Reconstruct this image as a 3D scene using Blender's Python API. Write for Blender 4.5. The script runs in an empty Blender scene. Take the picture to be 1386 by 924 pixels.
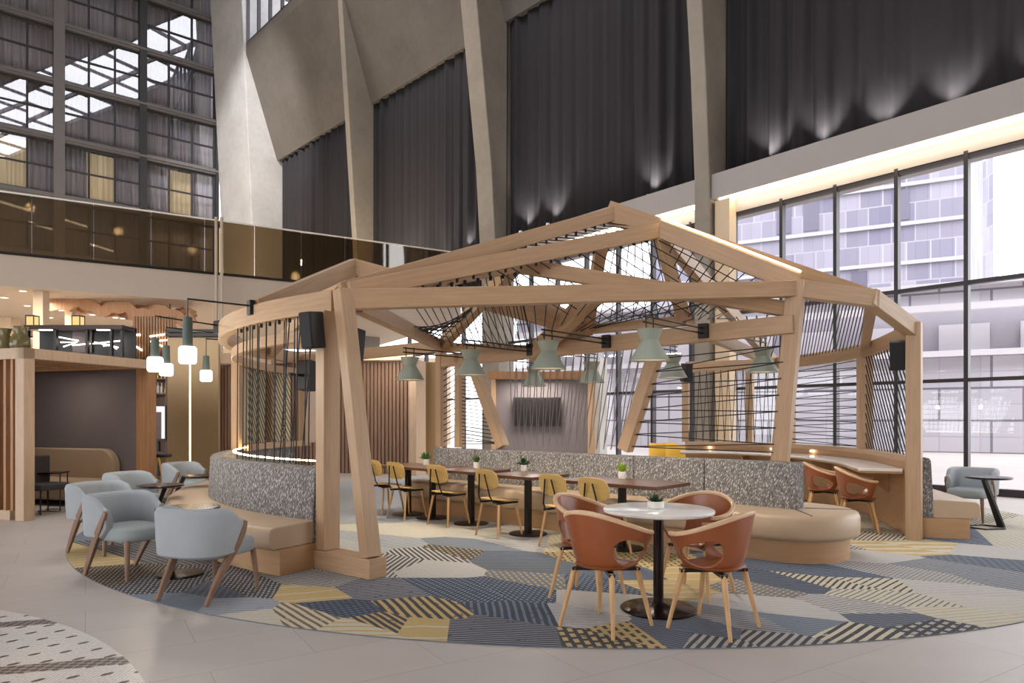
import bpy, math, random
from mathutils import Vector, Matrix
random.seed(7)
scene = bpy.context.scene
COL = scene.collection
PI = math.pi
EYE, F, CX, HY = 1.43, 924.0, 693.0, 568.0

def W(px, d, z): return Vector(((px - CX) / F * d, d, z))
def WY(px, py, d): return Vector(((px - CX) / F * d, d, EYE + (HY - py) / F * d))
def G(px, py, z=0.0):
    d = (EYE - z) * F / (py - HY)
    return Vector(((px - CX) / F * d, d, z))
def lerp(a, b, t): return a + (b - a) * t
RUG_C = Vector((.89, 11.03)); RUG_R = 6.78
def ring(theta, r, z):
    t = math.radians(theta)
    return Vector((RUG_C.x + r * math.cos(t), RUG_C.y + r * math.sin(t), z))

# ------------------------------------------------------------------ materials
def lin(c):
    return tuple(((v / 255) / 12.92 if v / 255 <= .04045 else ((v / 255 + .055) / 1.055) ** 2.4) for v in c[:3]) + (1,)
class NT:
    def __init__(s, name):
        s.m = bpy.data.materials.new(name); s.m.use_nodes = True
        s.t = s.m.node_tree; s.t.nodes.clear()
        s.out = s.n('ShaderNodeOutputMaterial')
    def n(s, typ, **kw):
        nd = s.t.nodes.new(typ)
        for k, v in kw.items(): setattr(nd, k, v)
        return nd
    def l(s, a, b): s.t.links.new(a, b)
    def math(s, op, a, b=None, c=None):
        nd = s.n('ShaderNodeMath', operation=op)
        for i, v in enumerate((a, b, c)):
            if v is None: continue
            if isinstance(v, (int, float)): nd.inputs[i].default_value = v
            else: s.l(v, nd.inputs[i])
        return nd.outputs[0]
    def mix(s, fac, a, b, typ='MIX'):
        nd = s.n('ShaderNodeMix', data_type='RGBA', blend_type=typ)
        for i, v in ((0, fac), (6, a), (7, b)):
            if isinstance(v, (int, float)): nd.inputs[i].default_value = v
            elif isinstance(v, tuple): nd.inputs[i].default_value = v
            else: s.l(v, nd.inputs[i])
        return nd.outputs[2]
    def noise(s, vec, scale, detail=3, rough=.55):
        nd = s.n('ShaderNodeTexNoise'); nd.inputs['Scale'].default_value = scale
        nd.inputs['Detail'].default_value = detail; nd.inputs['Roughness'].default_value = rough
        if vec is not None: s.l(vec, nd.inputs['Vector'])
        return nd.outputs[0]
    def mapping(s, vec, sc=(1, 1, 1), rot=(0, 0, 0)):
        nd = s.n('ShaderNodeMapping'); nd.inputs['Scale'].default_value = sc; nd.inputs['Rotation'].default_value = rot
        s.l(vec, nd.inputs['Vector']); return nd.outputs[0]
    def ramp(s, fac, stops, interp='LINEAR'):
        nd = s.n('ShaderNodeValToRGB'); cr = nd.color_ramp; cr.interpolation = interp
        while len(cr.elements) < len(stops): cr.elements.new(.5)
        for e, (p, c) in zip(cr.elements, stops): e.position = p; e.color = c
        s.l(fac, nd.inputs[0]); return nd.outputs[0]
    def bsdf(s, col, rough=.5, metal=0, spec=.5, bump=None, bstr=.3, bdist=.01, **kw):
        b = s.n('ShaderNodeBsdfPrincipled')
        if isinstance(col, tuple): b.inputs['Base Color'].default_value = col
        else: s.l(col, b.inputs['Base Color'])
        if isinstance(rough, (int, float)): b.inputs['Roughness'].default_value = rough
        else: s.l(rough, b.inputs['Roughness'])
        b.inputs['Metallic'].default_value = metal
        b.inputs['Specular IOR Level'].default_value = spec
        for k, v in kw.items(): b.inputs[k].default_value = v
        if bump is not None:
            bp = s.n('ShaderNodeBump'); bp.inputs['Strength'].default_value = bstr; bp.inputs['Distance'].default_value = bdist
            s.l(bump, bp.inputs['Height']); s.l(bp.outputs[0], b.inputs['Normal'])
        s.l(b.outputs[0], s.out.inputs[0]); return b
    def coord(s, k='Object'): return s.n('ShaderNodeTexCoord').outputs[k]

M = {}
def plain(name, rgb, rough=.5, metal=0, spec=.5, var=.06, vs=6):
    t = NT(name); c = lin(rgb)
    nz = t.noise(t.coord(), vs, 3)
    dk = tuple(v * (1 - var * 2) for v in c[:3]) + (1,); lt = tuple(min(1, v * (1 + var)) for v in c[:3]) + (1,)
    t.bsdf(t.mix(nz, dk, lt), rough, metal, spec); M[name] = t.m; return t.m
def wood(name, rgb, uv=True, sc=(2.2, 34, 34), rough=.45, contrast=.22):
    t = NT(name); c = lin(rgb)
    v = t.mapping(t.coord('UV' if uv else 'Object'), sc)
    n1 = t.noise(v, 1.0, 5, .6); n2 = t.noise(t.coord('Object'), .9, 2)
    dk = tuple(x * (1 - contrast * 1.4) for x in c[:3]) + (1,); lt = tuple(min(1, x * (1 + contrast * .5)) for x in c[:3]) + (1,)
    base = t.ramp(n1, [(.28, dk), (.72, lt)])
    base = t.mix(t.math('MULTIPLY', n2, .25), base, dk)
    t.bsdf(base, rough, 0, .35, bump=n1, bstr=.06, bdist=.004); M[name] = t.m
def emis(name, rgb, st):
    t = NT(name); e = t.n('ShaderNodeEmission'); e.inputs[0].default_value = lin(rgb); e.inputs[1].default_value = st
    t.l(e.outputs[0], t.out.inputs[0]); M[name] = t.m
def glass(name, rgb, refl, rough=0.0, tint=1.0):
    t = NT(name); tr = t.n('ShaderNodeBsdfTransparent'); tr.inputs[0].default_value = lin(rgb)
    gl = t.n('ShaderNodeBsdfGlossy'); gl.inputs[1].default_value = rough; gl.inputs[0].default_value = (1, 1, 1, 1)
    mx = t.n('ShaderNodeMixShader'); mx.inputs[0].default_value = refl
    t.l(tr.outputs[0], mx.inputs[1]); t.l(gl.outputs[0], mx.inputs[2]); t.l(mx.outputs[0], t.out.inputs[0]); M[name] = t.m

wood('oak', (188, 156, 124), contrast=.14); wood('oak_bent', (188, 156, 124), uv=False, sc=(3, 3, 30), contrast=.12)
wood('oak_pale', (196, 170, 144), uv=False, sc=(20, 20, 3), contrast=.12)
wood('slat_oak', (176, 130, 92), uv=False, sc=(24, 24, 1.5))
wood('walnut_slat', (140, 110, 90), uv=False, sc=(24, 24, 1.5))
wood('walnut', (104, 72, 58), uv=False, sc=(4, 22, 22), rough=.28)
wood('leg_walnut', (142, 112, 94), uv=False, sc=(24, 24, 3))
wood('leg_oak', (214, 170, 122), uv=False, sc=(26, 26, 3))
wood('yellow_ply', (216, 178, 108), uv=False, sc=(5, 5, 22), contrast=.12, rough=.35)
wood('rim_oak', (222, 186, 150), uv=False, sc=(8, 8, 22), contrast=.12, rough=.3)
plain('orange_shell', (148, 82, 46), .3, var=.08)
plain('tan_vinyl', (188, 164, 138), .42, var=.04)
wood('base_laminate', (186, 148, 110), uv=False, sc=(3, 3, 24), contrast=.1)
plain('black_metal', (34, 30, 30), .35, .3)
plain('dark_bronze', (46, 34, 32), .25, .6)
plain('black_plastic', (26, 24, 27), .45)
plain('sage', (156, 164, 152), .45, var=.03)
plain('sage_dark', (84, 98, 94), .5)
plain('white_inner', (240, 236, 225), .5)
plain('white_stone', (244, 243, 240), .15, var=.04, vs=9)
plain('white_pot', (236, 234, 228), .35)
plain('leaf', (74, 108, 52), .5, var=.25, vs=30); plain('leaf_lime', (150, 178, 58), .5, var=.2, vs=30); plain('leaf_dark', (56, 84, 56), .5, var=.25, vs=30)
plain('soil', (58, 46, 38), .9)
plain('cord_black_lit', (128, 124, 124), .7); plain('cord_black', (30, 30, 34), .7)  # first tone is black cord with lamp light put into its colour
plain('grey_panel', (112, 104, 106), .8, var=.05, vs=2)
plain('beige_fabric', (168, 146, 122), .9, var=.05, vs=60)
plain('dark_fabric', (62, 58, 60), .9)
plain('white_paint', (232, 229, 224), .6, var=.02)
plain('fascia_paint', (186, 172, 156), .6, var=.02); plain('soffit_paint', (158, 152, 150), .6, var=.02)
plain('warm_paint', (206, 184, 156), .7, var=.03)
plain('lit_backdrop', (206, 190, 156), .7, var=.03); plain('gold_panel', (170, 142, 104), .4, .3, var=.05, vs=1)
plain('mullion', (58, 55, 59), .4, .4)
plain('facade_metal', (104, 101, 103), .5, .1)
plain('facade_dark', (44, 43, 48), .5, .1)
plain('olive_glass', (126, 116, 78), .15, var=.3)
plain('gold_metal', (200, 160, 80), .3, .7)
plain('outdoor_grey', (160, 157, 167), .9, var=.03)
plain('yellow_fabric', (226, 178, 60), .8)
plain('ceiling_dark', (120, 116, 112), .9)
emis('led', (255, 236, 205), 7); emis('led_warm', (255, 222, 170), 9)
emis('lamp_white', (255, 246, 230), 2.6); emis('downlight', (255, 236, 205), 5); emis('neon', (255, 244, 225), 3)
emis('bulb', (255, 232, 196), 6); emis('uplight_lens', (255, 246, 235), 14)
emis('lit_room', (255, 222, 150), .55); emis('screen_white', (225, 222, 225), .8)
glass('pane_glass', (246, 246, 250), .06); glass('facade_glass', (214, 214, 222), .24)
glass('bronze_glass', (186, 172, 150), .10, .03)

def concrete(name, rgb, sc=.5):
    t = NT(name); c = lin(rgb); co = t.coord()
    n1 = t.noise(co, sc, 6, .6); n2 = t.noise(co, sc * 9, 4, .6)
    f = t.math('ADD', t.math('MULTIPLY', n1, .7), t.math('MULTIPLY', n2, .3))
    base = t.ramp(f, [(.3, tuple(x * .72 for x in c[:3]) + (1,)), (.7, tuple(min(1, x * 1.08) for x in c[:3]) + (1,))])
    t.bsdf(base, .85, 0, .2, bump=n2, bstr=.15, bdist=.02); M[name] = t.m
concrete('concrete', (150, 142, 132)); concrete('concrete_dark', (108, 102, 97)); concrete('concrete_light', (186, 184, 184))

def fabric_weave(name, rgb, sc=420, var=.14, rough=.95):
    t = NT(name); c = lin(rgb); co = t.coord()
    n1 = t.noise(co, sc, 2); n2 = t.noise(co, 5, 2)
    f = t.math('ADD', t.math('MULTIPLY', n1, .75), t.math('MULTIPLY', n2, .25))
    base = t.ramp(f, [(.3, tuple(x * (1 - var) for x in c[:3]) + (1,)), (.7, tuple(min(1, x * (1 + var)) for x in c[:3]) + (1,))])
    t.bsdf(base, rough, 0, .15, bump=n1, bstr=.2, bdist=.003); M[name] = t.m
fabric_weave('blue_grey_fabric', (164, 170, 176)); fabric_weave('seat_blue', (150, 158, 160))
fabric_weave('curtain_fabric', (50, 48, 51), 90, .1)

def sheer(name, rgb, em=0):
    t = NT(name); c = lin(rgb); n = t.noise(t.mapping(t.coord(), (9, 9, .15)), 1.0, 4, .7)
    col = t.ramp(n, [(.3, tuple(x * .45 for x in c[:3]) + (1,)), (.68, c)])  # vertical dark streaks put fold shading into the colour
    b = t.bsdf(col, .9, 0, .1)
    if em: t.l(col, b.inputs['Emission Color']); b.inputs['Emission Strength'].default_value = em  # emission puts the light of the room behind into the fabric
    M[name] = t.m
sheer('sheer_fabric', (226, 224, 230)); sheer('sheer_lit', (232, 210, 165), .36)

def herring(name):
    # grey upholstery printed with short black and white leaf strokes
    t = NT(name); co = t.coord('UV')
    def strokes(ang, off):
        v = t.mapping(co, (44, 17, 1), (0, 0, 0)); 
        nd = t.n('ShaderNodeTexVoronoi'); nd.inputs['Scale'].default_value = 1.0; nd.inputs['Randomness'].default_value = .85
        mp = t.n('ShaderNodeMapping'); mp.inputs['Scale'].default_value = (74, 22, 1); mp.inputs['Location'].default_value = (off, off * 2.3, 0)
        t.l(t.mapping(co, (1, 1, 1), (0, 0, ang)), mp.inputs['Vector']); t.l(mp.outputs[0], nd.inputs['Vector']); return nd.outputs['Distance']
    a = strokes(.42, 0); b = strokes(-.34, 3.3)
    m1 = t.ramp(a, [(.32, (1, 1, 1, 1)), (.40, (0, 0, 0, 1))]); m2 = t.ramp(b, [(.30, (1, 1, 1, 1)), (.38, (0, 0, 0, 1))])
    base = t.mix(m2, lin((120, 117, 117)), lin((78, 76, 79)))
    base = t.mix(m1, base, lin((188, 184, 180)))
    t.bsdf(base, .9, 0, .2); M[name] = t.m
herring('leaf_print')

def floor_mat():
    t = NT('floor_tile'); co = t.coord()
    v = t.mapping(co, (1, 1, 1), (0, 0, math.radians(-32)))
    br = t.n('ShaderNodeTexBrick'); br.inputs['Scale'].default_value = 1.0
    br.inputs['Brick Width'].default_value = 1.2; br.inputs['Row Height'].default_value = .6; br.inputs['Mortar Size'].default_value = .003
    br.inputs['Color1'].default_value = lin((196, 189, 184)); br.inputs['Color2'].default_value = lin((189, 182, 178)); br.inputs['Mortar'].default_value = lin((158, 152, 149))
    t.l(v, br.inputs['Vector'])
    n = t.noise(t.mapping(co, (1, 2.2, 1), (0, 0, .5)), 1.6, 5, .6)
    base = t.mix(t.math('MULTIPLY', n, .38), br.outputs[0], lin((150, 142, 138)))
    t.bsdf(base, .4, 0, .4); M['floor_tile'] = t.m
floor_mat()

def rug_mat():
    t = NT('rug_pile'); co = t.coord()
    sx = t.n('ShaderNodeSeparateXYZ'); t.l(co, sx.inputs[0])
    def at(nm):
        a = t.n('ShaderNodeAttribute'); a.attribute_name = nm; return a
    p = at('stripe'); sp = t.n('ShaderNodeSeparateColor'); t.l(p.outputs['Color'], sp.inputs[0])
    ca, sa, fr = sp.outputs[0], sp.outputs[1], sp.outputs[2]
    q = at('stripe_b'); sq = t.n('ShaderNodeSeparateColor'); t.l(q.outputs['Color'], sq.inputs[0])
    duty, dots, wob = sq.outputs[0], sq.outputs[1], sq.outputs[2]
    cx = t.math('SUBTRACT', t.math('MULTIPLY', ca, 2), 1); sy = t.math('SUBTRACT', t.math('MULTIPLY', sa, 2), 1)
    u = t.math('ADD', t.math('MULTIPLY', sx.outputs[0], cx), t.math('MULTIPLY', sx.outputs[1], sy))
    w = t.math('SUBTRACT', t.math('MULTIPLY', sx.outputs[1], cx), t.math('MULTIPLY', sx.outputs[0], sy))
    nz = t.noise(co, 3.5, 3); nzf = t.noise(co, 40, 2)
    freq = t.math('MULTIPLY', fr, 60)
    uu = t.math('ADD', t.math('MULTIPLY', u, freq), t.math('MULTIPLY', t.math('SUBTRACT', nz, .5), wob))
    fl = t.math('FLOOR', uu); fu = t.math('FRACT', uu)
    m = t.math('LESS_THAN', fu, duty)
    # broken dashes: each row is shifted a little
    ww = t.math('FRACT', t.math('ADD', t.math('MULTIPLY', w, t.math('MULTIPLY', freq, .55)), t.math('MULTIPLY', fl, .37)))
    dm = t.math('LESS_THAN', ww, .62)
    mm = t.math('MULTIPLY', m, t.math('MAXIMUM', dm, t.math('SUBTRACT', 1, dots)))
    # worn flecks
    fle = t.math('GREATER_THAN', t.noise(t.mapping(co, (9, 9, 1)), 1, 3), .36)
    mm = t.math('MULTIPLY', mm, t.math('MAXIMUM', fle, .35))
    base = t.mix(mm, at('colour_a').outputs['Color'], at('colour_b').outputs['Color'])
    base = t.mix(t.math('MULTIPLY', nzf, .25), base, lin((80, 82, 90)))
    t.bsdf(base, .95, 0, .1, bump=nzf, bstr=.3, bdist=.004); M['rug_pile'] = t.m
rug_mat()

def mosaic_mat():
    # white penny mosaic with rows of dark lozenges and two dark bands
    t = NT('mosaic_tile'); co = t.coord(); v = t.mapping(co, (1, 1, 1), (0, 0, math.radians(-52)))
    s = t.n('ShaderNodeSeparateXYZ'); t.l(v, s.inputs[0]); x, y = s.outputs[0], s.outputs[1]
    def cell(a, size, off=0): return t.math('SUBTRACT', t.math('FRACT', t.math('ADD', t.math('DIVIDE', a, size), off)), .5)
    r = t.math('FLOOR', t.math('DIVIDE', y, .10))
    par = t.math('MULTIPLY', t.math('MODULO', t.math('ABSOLUTE', r), 2), .5)
    fx = t.math('SUBTRACT', t.math('FRACT', t.math('ADD', t.math('DIVIDE', x, .27), par)), .5); fy = cell(y, .10)
    d2 = t.math('ADD', t.math('POWER', t.math('DIVIDE', fx, .13), 2), t.math('POWER', t.math('DIVIDE', fy, .18), 2))
    dot = t.math('LESS_THAN', d2, 1)
    br = t.n('ShaderNodeSeparateXYZ'); t.l(co, br.inputs[0])
    band = t.math('FRACT', t.math('DIVIDE', t.math('ADD', t.math('MULTIPLY', br.outputs[1], .96), t.math('MULTIPLY', br.outputs[0], -.28)), 1.02))
    bm = t.math('MULTIPLY', t.math('GREATER_THAN', band, .38), t.math('LESS_THAN', band, .52))
    px = t.math('SUBTRACT', t.math('FRACT', t.math('DIVIDE', br.outputs[0], .055)), .5); py = t.math('SUBTRACT', t.math('FRACT', t.math('DIVIDE', br.outputs[1], .045)), .5)
    pd = t.math('LESS_THAN', t.math('ADD', t.math('POWER', px, 2), t.math('POWER', py, 2)), .19)
    bandc = t.mix(pd, lin((150, 142, 140)), lin((66, 60, 62)))
    g = t.n('ShaderNodeTexVoronoi'); g.inputs['Scale'].default_value = 42; g.inputs['Randomness'].default_value = .15; t.l(co, g.inputs['Vector'])
    white = t.mix(t.math('LESS_THAN', g.outputs['Distance'], .42), lin((188, 184, 182)), lin((224, 221, 219)))
    base = t.mix(t.math('MULTIPLY', dot, t.math('SUBTRACT', 1, bm)), white, lin((52, 47, 48)))
    base = t.mix(bm, base, bandc)
    t.bsdf(base, .35, 0, .4); M['mosaic_tile'] = t.m
mosaic_mat()

def tower_mat(name, sx, sy, c1, c2, c3):
    t = NT(name); co = t.coord('UV')
    b = t.n('ShaderNodeTexBrick'); b.offset = .37; b.offset_frequency = 2; b.inputs['Scale'].default_value = 1
    b.inputs['Brick Width'].default_value = sx; b.inputs['Row Height'].default_value = sy; b.inputs['Mortar Size'].default_value = .05
    b.inputs['Color1'].default_value = lin(c1); b.inputs['Color2'].default_value = lin(c2); b.inputs['Mortar'].default_value = lin(c3)
    t.l(co, b.inputs['Vector'])
    b2 = t.n('ShaderNodeTexBrick'); b2.offset = 0; b2.inputs['Scale'].default_value = 1
    b2.inputs['Brick Width'].default_value = sx * .5; b2.inputs['Row Height'].default_value = sy * .5; b2.inputs['Mortar Size'].default_value = .03
    b2.inputs['Color1'].default_value = (1, 1, 1, 1); b2.inputs['Color2'].default_value = (.8, .8, .82, 1); b2.inputs['Mortar'].default_value = (.74, .73, .78, 1)
    t.l(co, b2.inputs['Vector'])
    t.bsdf(t.mix(.8, b.outputs[0], b2.outputs[0], 'MULTIPLY'), .6); M[name] = t.m
tower_mat('tower_panels', 1.7, 3.2, (150, 147, 160), (112, 110, 130), (164, 162, 170))
tower_mat('podium_panels', 3.0, 1.4, (194, 192, 200), (186, 184, 194), (120, 120, 130))
plain('ledge_white', (206, 204, 210), .8, var=.01); plain('tower_ledge', (166, 164, 172), .8, var=.01); plain('tower_window', (96, 94, 112), .3)
plain('pavement', (160, 158, 156), .9)

# ------------------------------------------------------------------ mesh builder
class MB:
    def __init__(s): s.v = []; s.f = []; s.uv = []
    def add(s, vs, fs, uvs=None):
        o = len(s.v); s.v += [Vector(v) for v in vs]
        for i, f in enumerate(fs):
            s.f.append([o + k for k in f]); s.uv.append(uvs[i] if uvs else None)
        return s
    def box(s, c, size, rz=0, mat=None):
        hx, hy, hz = size[0] / 2, size[1] / 2, size[2] / 2
        R = mat or Matrix.Rotation(rz, 3, 'Z')
        vs = [Vector(c) + R @ Vector((x, y, z)) for x in (-hx, hx) for y in (-hy, hy) for z in (-hz, hz)]
        return s.add(vs, [(0, 1, 3, 2), (4, 6, 7, 5), (0, 4, 5, 1), (2, 3, 7, 6), (0, 2, 6, 4), (1, 5, 7, 3)])
    def beam(s, a, b, w, h, up=(0, 0, 1), ext=0.0, w2=None, h2=None):
        a, b = Vector(a), Vector(b); d = (b - a).normalized(); a = a - d * ext; b = b + d * ext
        side = d.cross(Vector(up))
        if side.length < 1e-3: side = d.cross(Vector((0, 1, 0)))
        side.normalize(); u = side.cross(d).normalized()
        w2 = w2 or w; h2 = h2 or h
        vs = []
        for p, ww, hh in ((a, w, h), (b, w2, h2)):
            for i, j in ((-1, -1), (1, -1), (1, 1), (-1, 1)): vs.append(p + side * (i * ww / 2) + u * (j * hh / 2))
        L = (b - a).length; o = random.random() * 9
        fs = [(3, 2, 1, 0), (4, 5, 6, 7)]; uv = [[(0, o), (w, o), (w, o + h), (0, o + h)]] * 2
        for k in range(4):
            k2 = (k + 1) % 4; fs.append((k, k2, 4 + k2, 4 + k)); y0 = o + k * .31
            uv.append([(0, y0), (0, y0 + (w if k % 2 == 0 else h)), (L, y0 + (w if k % 2 == 0 else h)), (L, y0)])
        return s.add(vs, fs, uv)
    def sweep(s, pts, sec, up=(0, 0, 1), closed=False, caps=True, uvs=None, scales=None):
        # sec: list of (side, up) points, carried along pts
        pts = [Vector(p) for p in pts]; n = len(pts); m = len(sec); up = Vector(up); vs = []; acc = [0.0]
        for i in range(1, n): acc.append(acc[-1] + (pts[i] - pts[i - 1]).length)
        for i, p in enumerate(pts):
            if closed: d = pts[(i + 1) % n] - pts[i - 1]
            else: d = pts[min(i + 1, n - 1)] - pts[max(i - 1, 0)]
            d.normalize(); sd = d.cross(up)
            if sd.length < 1e-4: sd = d.cross(Vector((0, 1, 0)))
            sd.normalize(); u = sd.cross(d)
            k = scales[i] if scales else 1
            vs += [p + sd * (a * k) + u * (b * k) for a, b in sec]
        per = [0.0]
        for j in range(m): per.append(per[-1] + math.dist(sec[j], sec[(j + 1) % m]))
        fs = []; uv = []
        for i in range(n if closed else n - 1):
            i2 = (i + 1) % n
            for j in range(m):
                j2 = (j + 1) % m; fs.append((i * m + j, i * m + j2, i2 * m + j2, i2 * m + j))
                a1 = acc[i]; a2 = acc[i2] if i2 > i else acc[i] + .1
                uv.append([(a1, per[j]), (a1, per[j + 1]), (a2, per[j + 1]), (a2, per[j])])
        if caps and not closed:
            fs.append(tuple(range(m - 1, -1, -1))); uv.append([(sec[j][0], sec[j][1]) for j in range(m - 1, -1, -1)])
            fs.append(tuple((n - 1) * m + j for j in range(m))); uv.append([(sec[j][0], sec[j][1]) for j in range(m)])
        return s.add(vs, fs, uv)
    def tube(s, pts, r, n=8, scales=None, closed=False):
        sec = [(r * math.cos(2 * PI * k / n), r * math.sin(2 * PI * k / n)) for k in range(n)]
        return s.sweep(pts, sec, scales=scales, closed=closed)
    def taper(s, a, b, r1, r2, n=10): return s.tube([a, b], r1, n, scales=[1, r2 / r1])
    def lathe(s, prof, c=(0, 0, 0), n=32, cap=True):
        c = Vector(c); vs = []; m = len(prof)
        for k in range(n):
            a = 2 * PI * k / n
            vs += [c + Vector((r * math.cos(a), r * math.sin(a), z)) for r, z in prof]
        fs = []
        for k in range(n):
            k2 = (k + 1) % n
            for j in range(m - 1): fs.append((k * m + j, k2 * m + j, k2 * m + j + 1, k * m + j + 1))
        if cap:
            fs.append(tuple(k * m for k in range(n - 1, -1, -1))); fs.append(tuple(k * m + m - 1 for k in range(n)))
        return s.add(vs, fs)
    def prism(s, poly, z0, z1):
        n = len(poly); vs = [Vector((p[0], p[1], z0)) for p in poly] + [Vector((p[0], p[1], z1)) for p in poly]
        return s.add(vs, [tuple(range(n - 1, -1, -1)), tuple(range(n, 2 * n))] + [(k, (k + 1) % n, n + (k + 1) % n, n + k) for k in range(n)])
    def extrude(s, poly, vec):
        vec = Vector(vec); n = len(poly); vs = [Vector(p) for p in poly] + [Vector(p) + vec for p in poly]
        return s.add(vs, [tuple(range(n - 1, -1, -1)), tuple(range(n, 2 * n))] + [(k, (k + 1) % n, n + (k + 1) % n, n + k) for k in range(n)])
    def quad(s, a, b, c, d, uv=None): return s.add([a, b, c, d], [(0, 1, 2, 3)], [uv] if uv else None)
    def build(s, name, mat, parent=None, world=False, bevel=0, seg=2, smooth=40, mats=None, subsurf=0, solid=0):
        me = bpy.data.meshes.new(name); off = Vector()
        if world and parent is not None:
            q = parent
            while q is not None: off += q.location; q = q.parent
        me.from_pydata([v - off for v in s.v], [], s.f); me.validate()
        if any(u is not None for u in s.uv) and len(me.polygons) == len(s.f):
            l = me.uv_layers.new(name='UVMap')
            for p, u in zip(me.polygons, s.uv):
                if u is None: continue
                for k, li in enumerate(p.loop_indices): l.data[li].uv = u[k % len(u)]
        import bmesh
        bm = bmesh.new(); bm.from_mesh(me); bmesh.ops.recalc_face_normals(bm, faces=bm.faces); bm.to_mesh(me); bm.free()
        me.materials.append(M[mat] if isinstance(mat, str) else mat)
        if smooth:
            me.polygons.foreach_set('use_smooth', [True] * len(me.polygons)); me.set_sharp_from_angle(angle=math.radians(smooth))
        o = bpy.data.objects.new(name, me); COL.objects.link(o)
        if parent is not None: o.parent = parent
        if solid:
            md = o.modifiers.new('solid', 'SOLIDIFY'); md.thickness = solid; md.offset = 0
        if bevel:
            md = o.modifiers.new('bev', 'BEVEL'); md.width = bevel; md.segments = seg; md.limit_method = 'ANGLE'; md.angle_limit = math.radians(50)
        if subsurf:
            md = o.modifiers.new('sub', 'SUBSURF'); md.levels = subsurf; md.render_levels = subsurf
        return o

def tag(o, label=None, cat=None, group=None, kind=None):
    if label: o['label'] = label
    if cat: o['category'] = cat
    if group: o['group'] = group
    if kind: o['kind'] = kind
    return o
def thing(name, label, cat, loc=(0, 0, 0), rz=0, group=None, kind=None):
    o = bpy.data.objects.new(name, None); COL.objects.link(o); o.location = loc; o.rotation_euler = (0, 0, rz)
    o.empty_display_size = .1
    return tag(o, label, cat, group, kind)
KIDS = {}
def kids(o): return [c for c in bpy.data.objects if c.parent == o]
def copy_tree(o, loc, rz, label, group=None):
    cache = {}
    for c in bpy.data.objects: cache.setdefault(c.parent, []).append(c)
    r = o.copy(); COL.objects.link(r); r.location = loc; r.rotation_euler = (0, 0, rz)
    if label: r['label'] = label
    if group: r['group'] = group
    for ch in cache.get(o, []):
        c = ch.copy(); COL.objects.link(c); c.parent = r
        for g in cache.get(ch, []):
            d = g.copy(); COL.objects.link(d); d.parent = c
    return r
def struct(name, mb, mat, parent=None, label=None, **kw):
    o = mb.build(name, mat, parent, **kw)
    if parent is None: tag(o, label, None, None, 'structure')
    return o
def light(name, typ, loc, energy, color=(1, 1, 1), parent=None, size=None, rot=None, **kw):
    l = bpy.data.lights.new(name, typ); l.energy = energy; l.color = color
    for k, v in kw.items(): setattr(l, k, v)
    if size is not None:
        if typ == 'AREA': l.size = size
        else: l.shadow_soft_size = size
    o = bpy.data.objects.new(name, l); COL.objects.link(o); o.location = loc
    if rot is not None: o.rotation_euler = rot
    if parent is not None: o.parent = parent
    return o
RZ = .008

# ------------------------------------------------------------------ camera / world / view
cam = bpy.data.cameras.new('camera'); cam.sensor_width = 36; cam.lens = F / 1386 * 36
cam.shift_y = (HY - 462) / 1386; cam.clip_end = 500
co = bpy.data.objects.new('camera', cam); COL.objects.link(co); co.location = (0, 0, EYE); co.rotation_euler = (PI / 2, 0, 0)
scene.camera = co
wd = bpy.data.worlds.new('world'); scene.world = wd; wd.use_nodes = True
bg = wd.node_tree.nodes['Background']; bg.inputs[0].default_value = (.97, .98, 1.0, 1); bg.inputs[1].default_value = 2.4
scene.view_settings.view_transform = 'Standard'; scene.view_settings.look = 'None'; scene.view_settings.gamma = 1
scene.view_settings.use_curve_mapping = False; scene.view_settings.exposure = 0.85

# ================================================================== SETTING
floor = MB(); floor.box((0, 20, -.1), (90, 70, .2)); struct('floor', floor, 'floor_tile', bevel=0, smooth=0)
# curtain wall plane x = 22.2 - .966 d ; U runs to the left/far, N points into the hall
CU = Vector((-.966, 1, 0)).normalized(); CN = Vector((-1, -.966, 0)).normalized()
def CP(px, z=0.0, o=0.0):
    r = (px - CX) / F; d = 22.2 / (.966 + r); return Vector((22.2 - .966 * d, d, z)) + CN * o
WU = Vector((-.863, 1, 0)).normalized(); WN = Vector((-1, -.863, 0)).normalized()
def WP(px, z=0.0, c=20.15, o=0.0):
    r = (px - CX) / F; d = c / (.863 + r); return Vector((c - .863 * d, d, z)) + WN * o
def fin_o(B, px):
    r = (px - CX) / F; return (B.x - r * B.y) / (-CN.x + CN.y * r)
def fin_w(P, px):
    r = (px - CX) / F; return (P.x - r * P.y) / (-CU.x + CU.y * r)
ZC = 26.0
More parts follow.
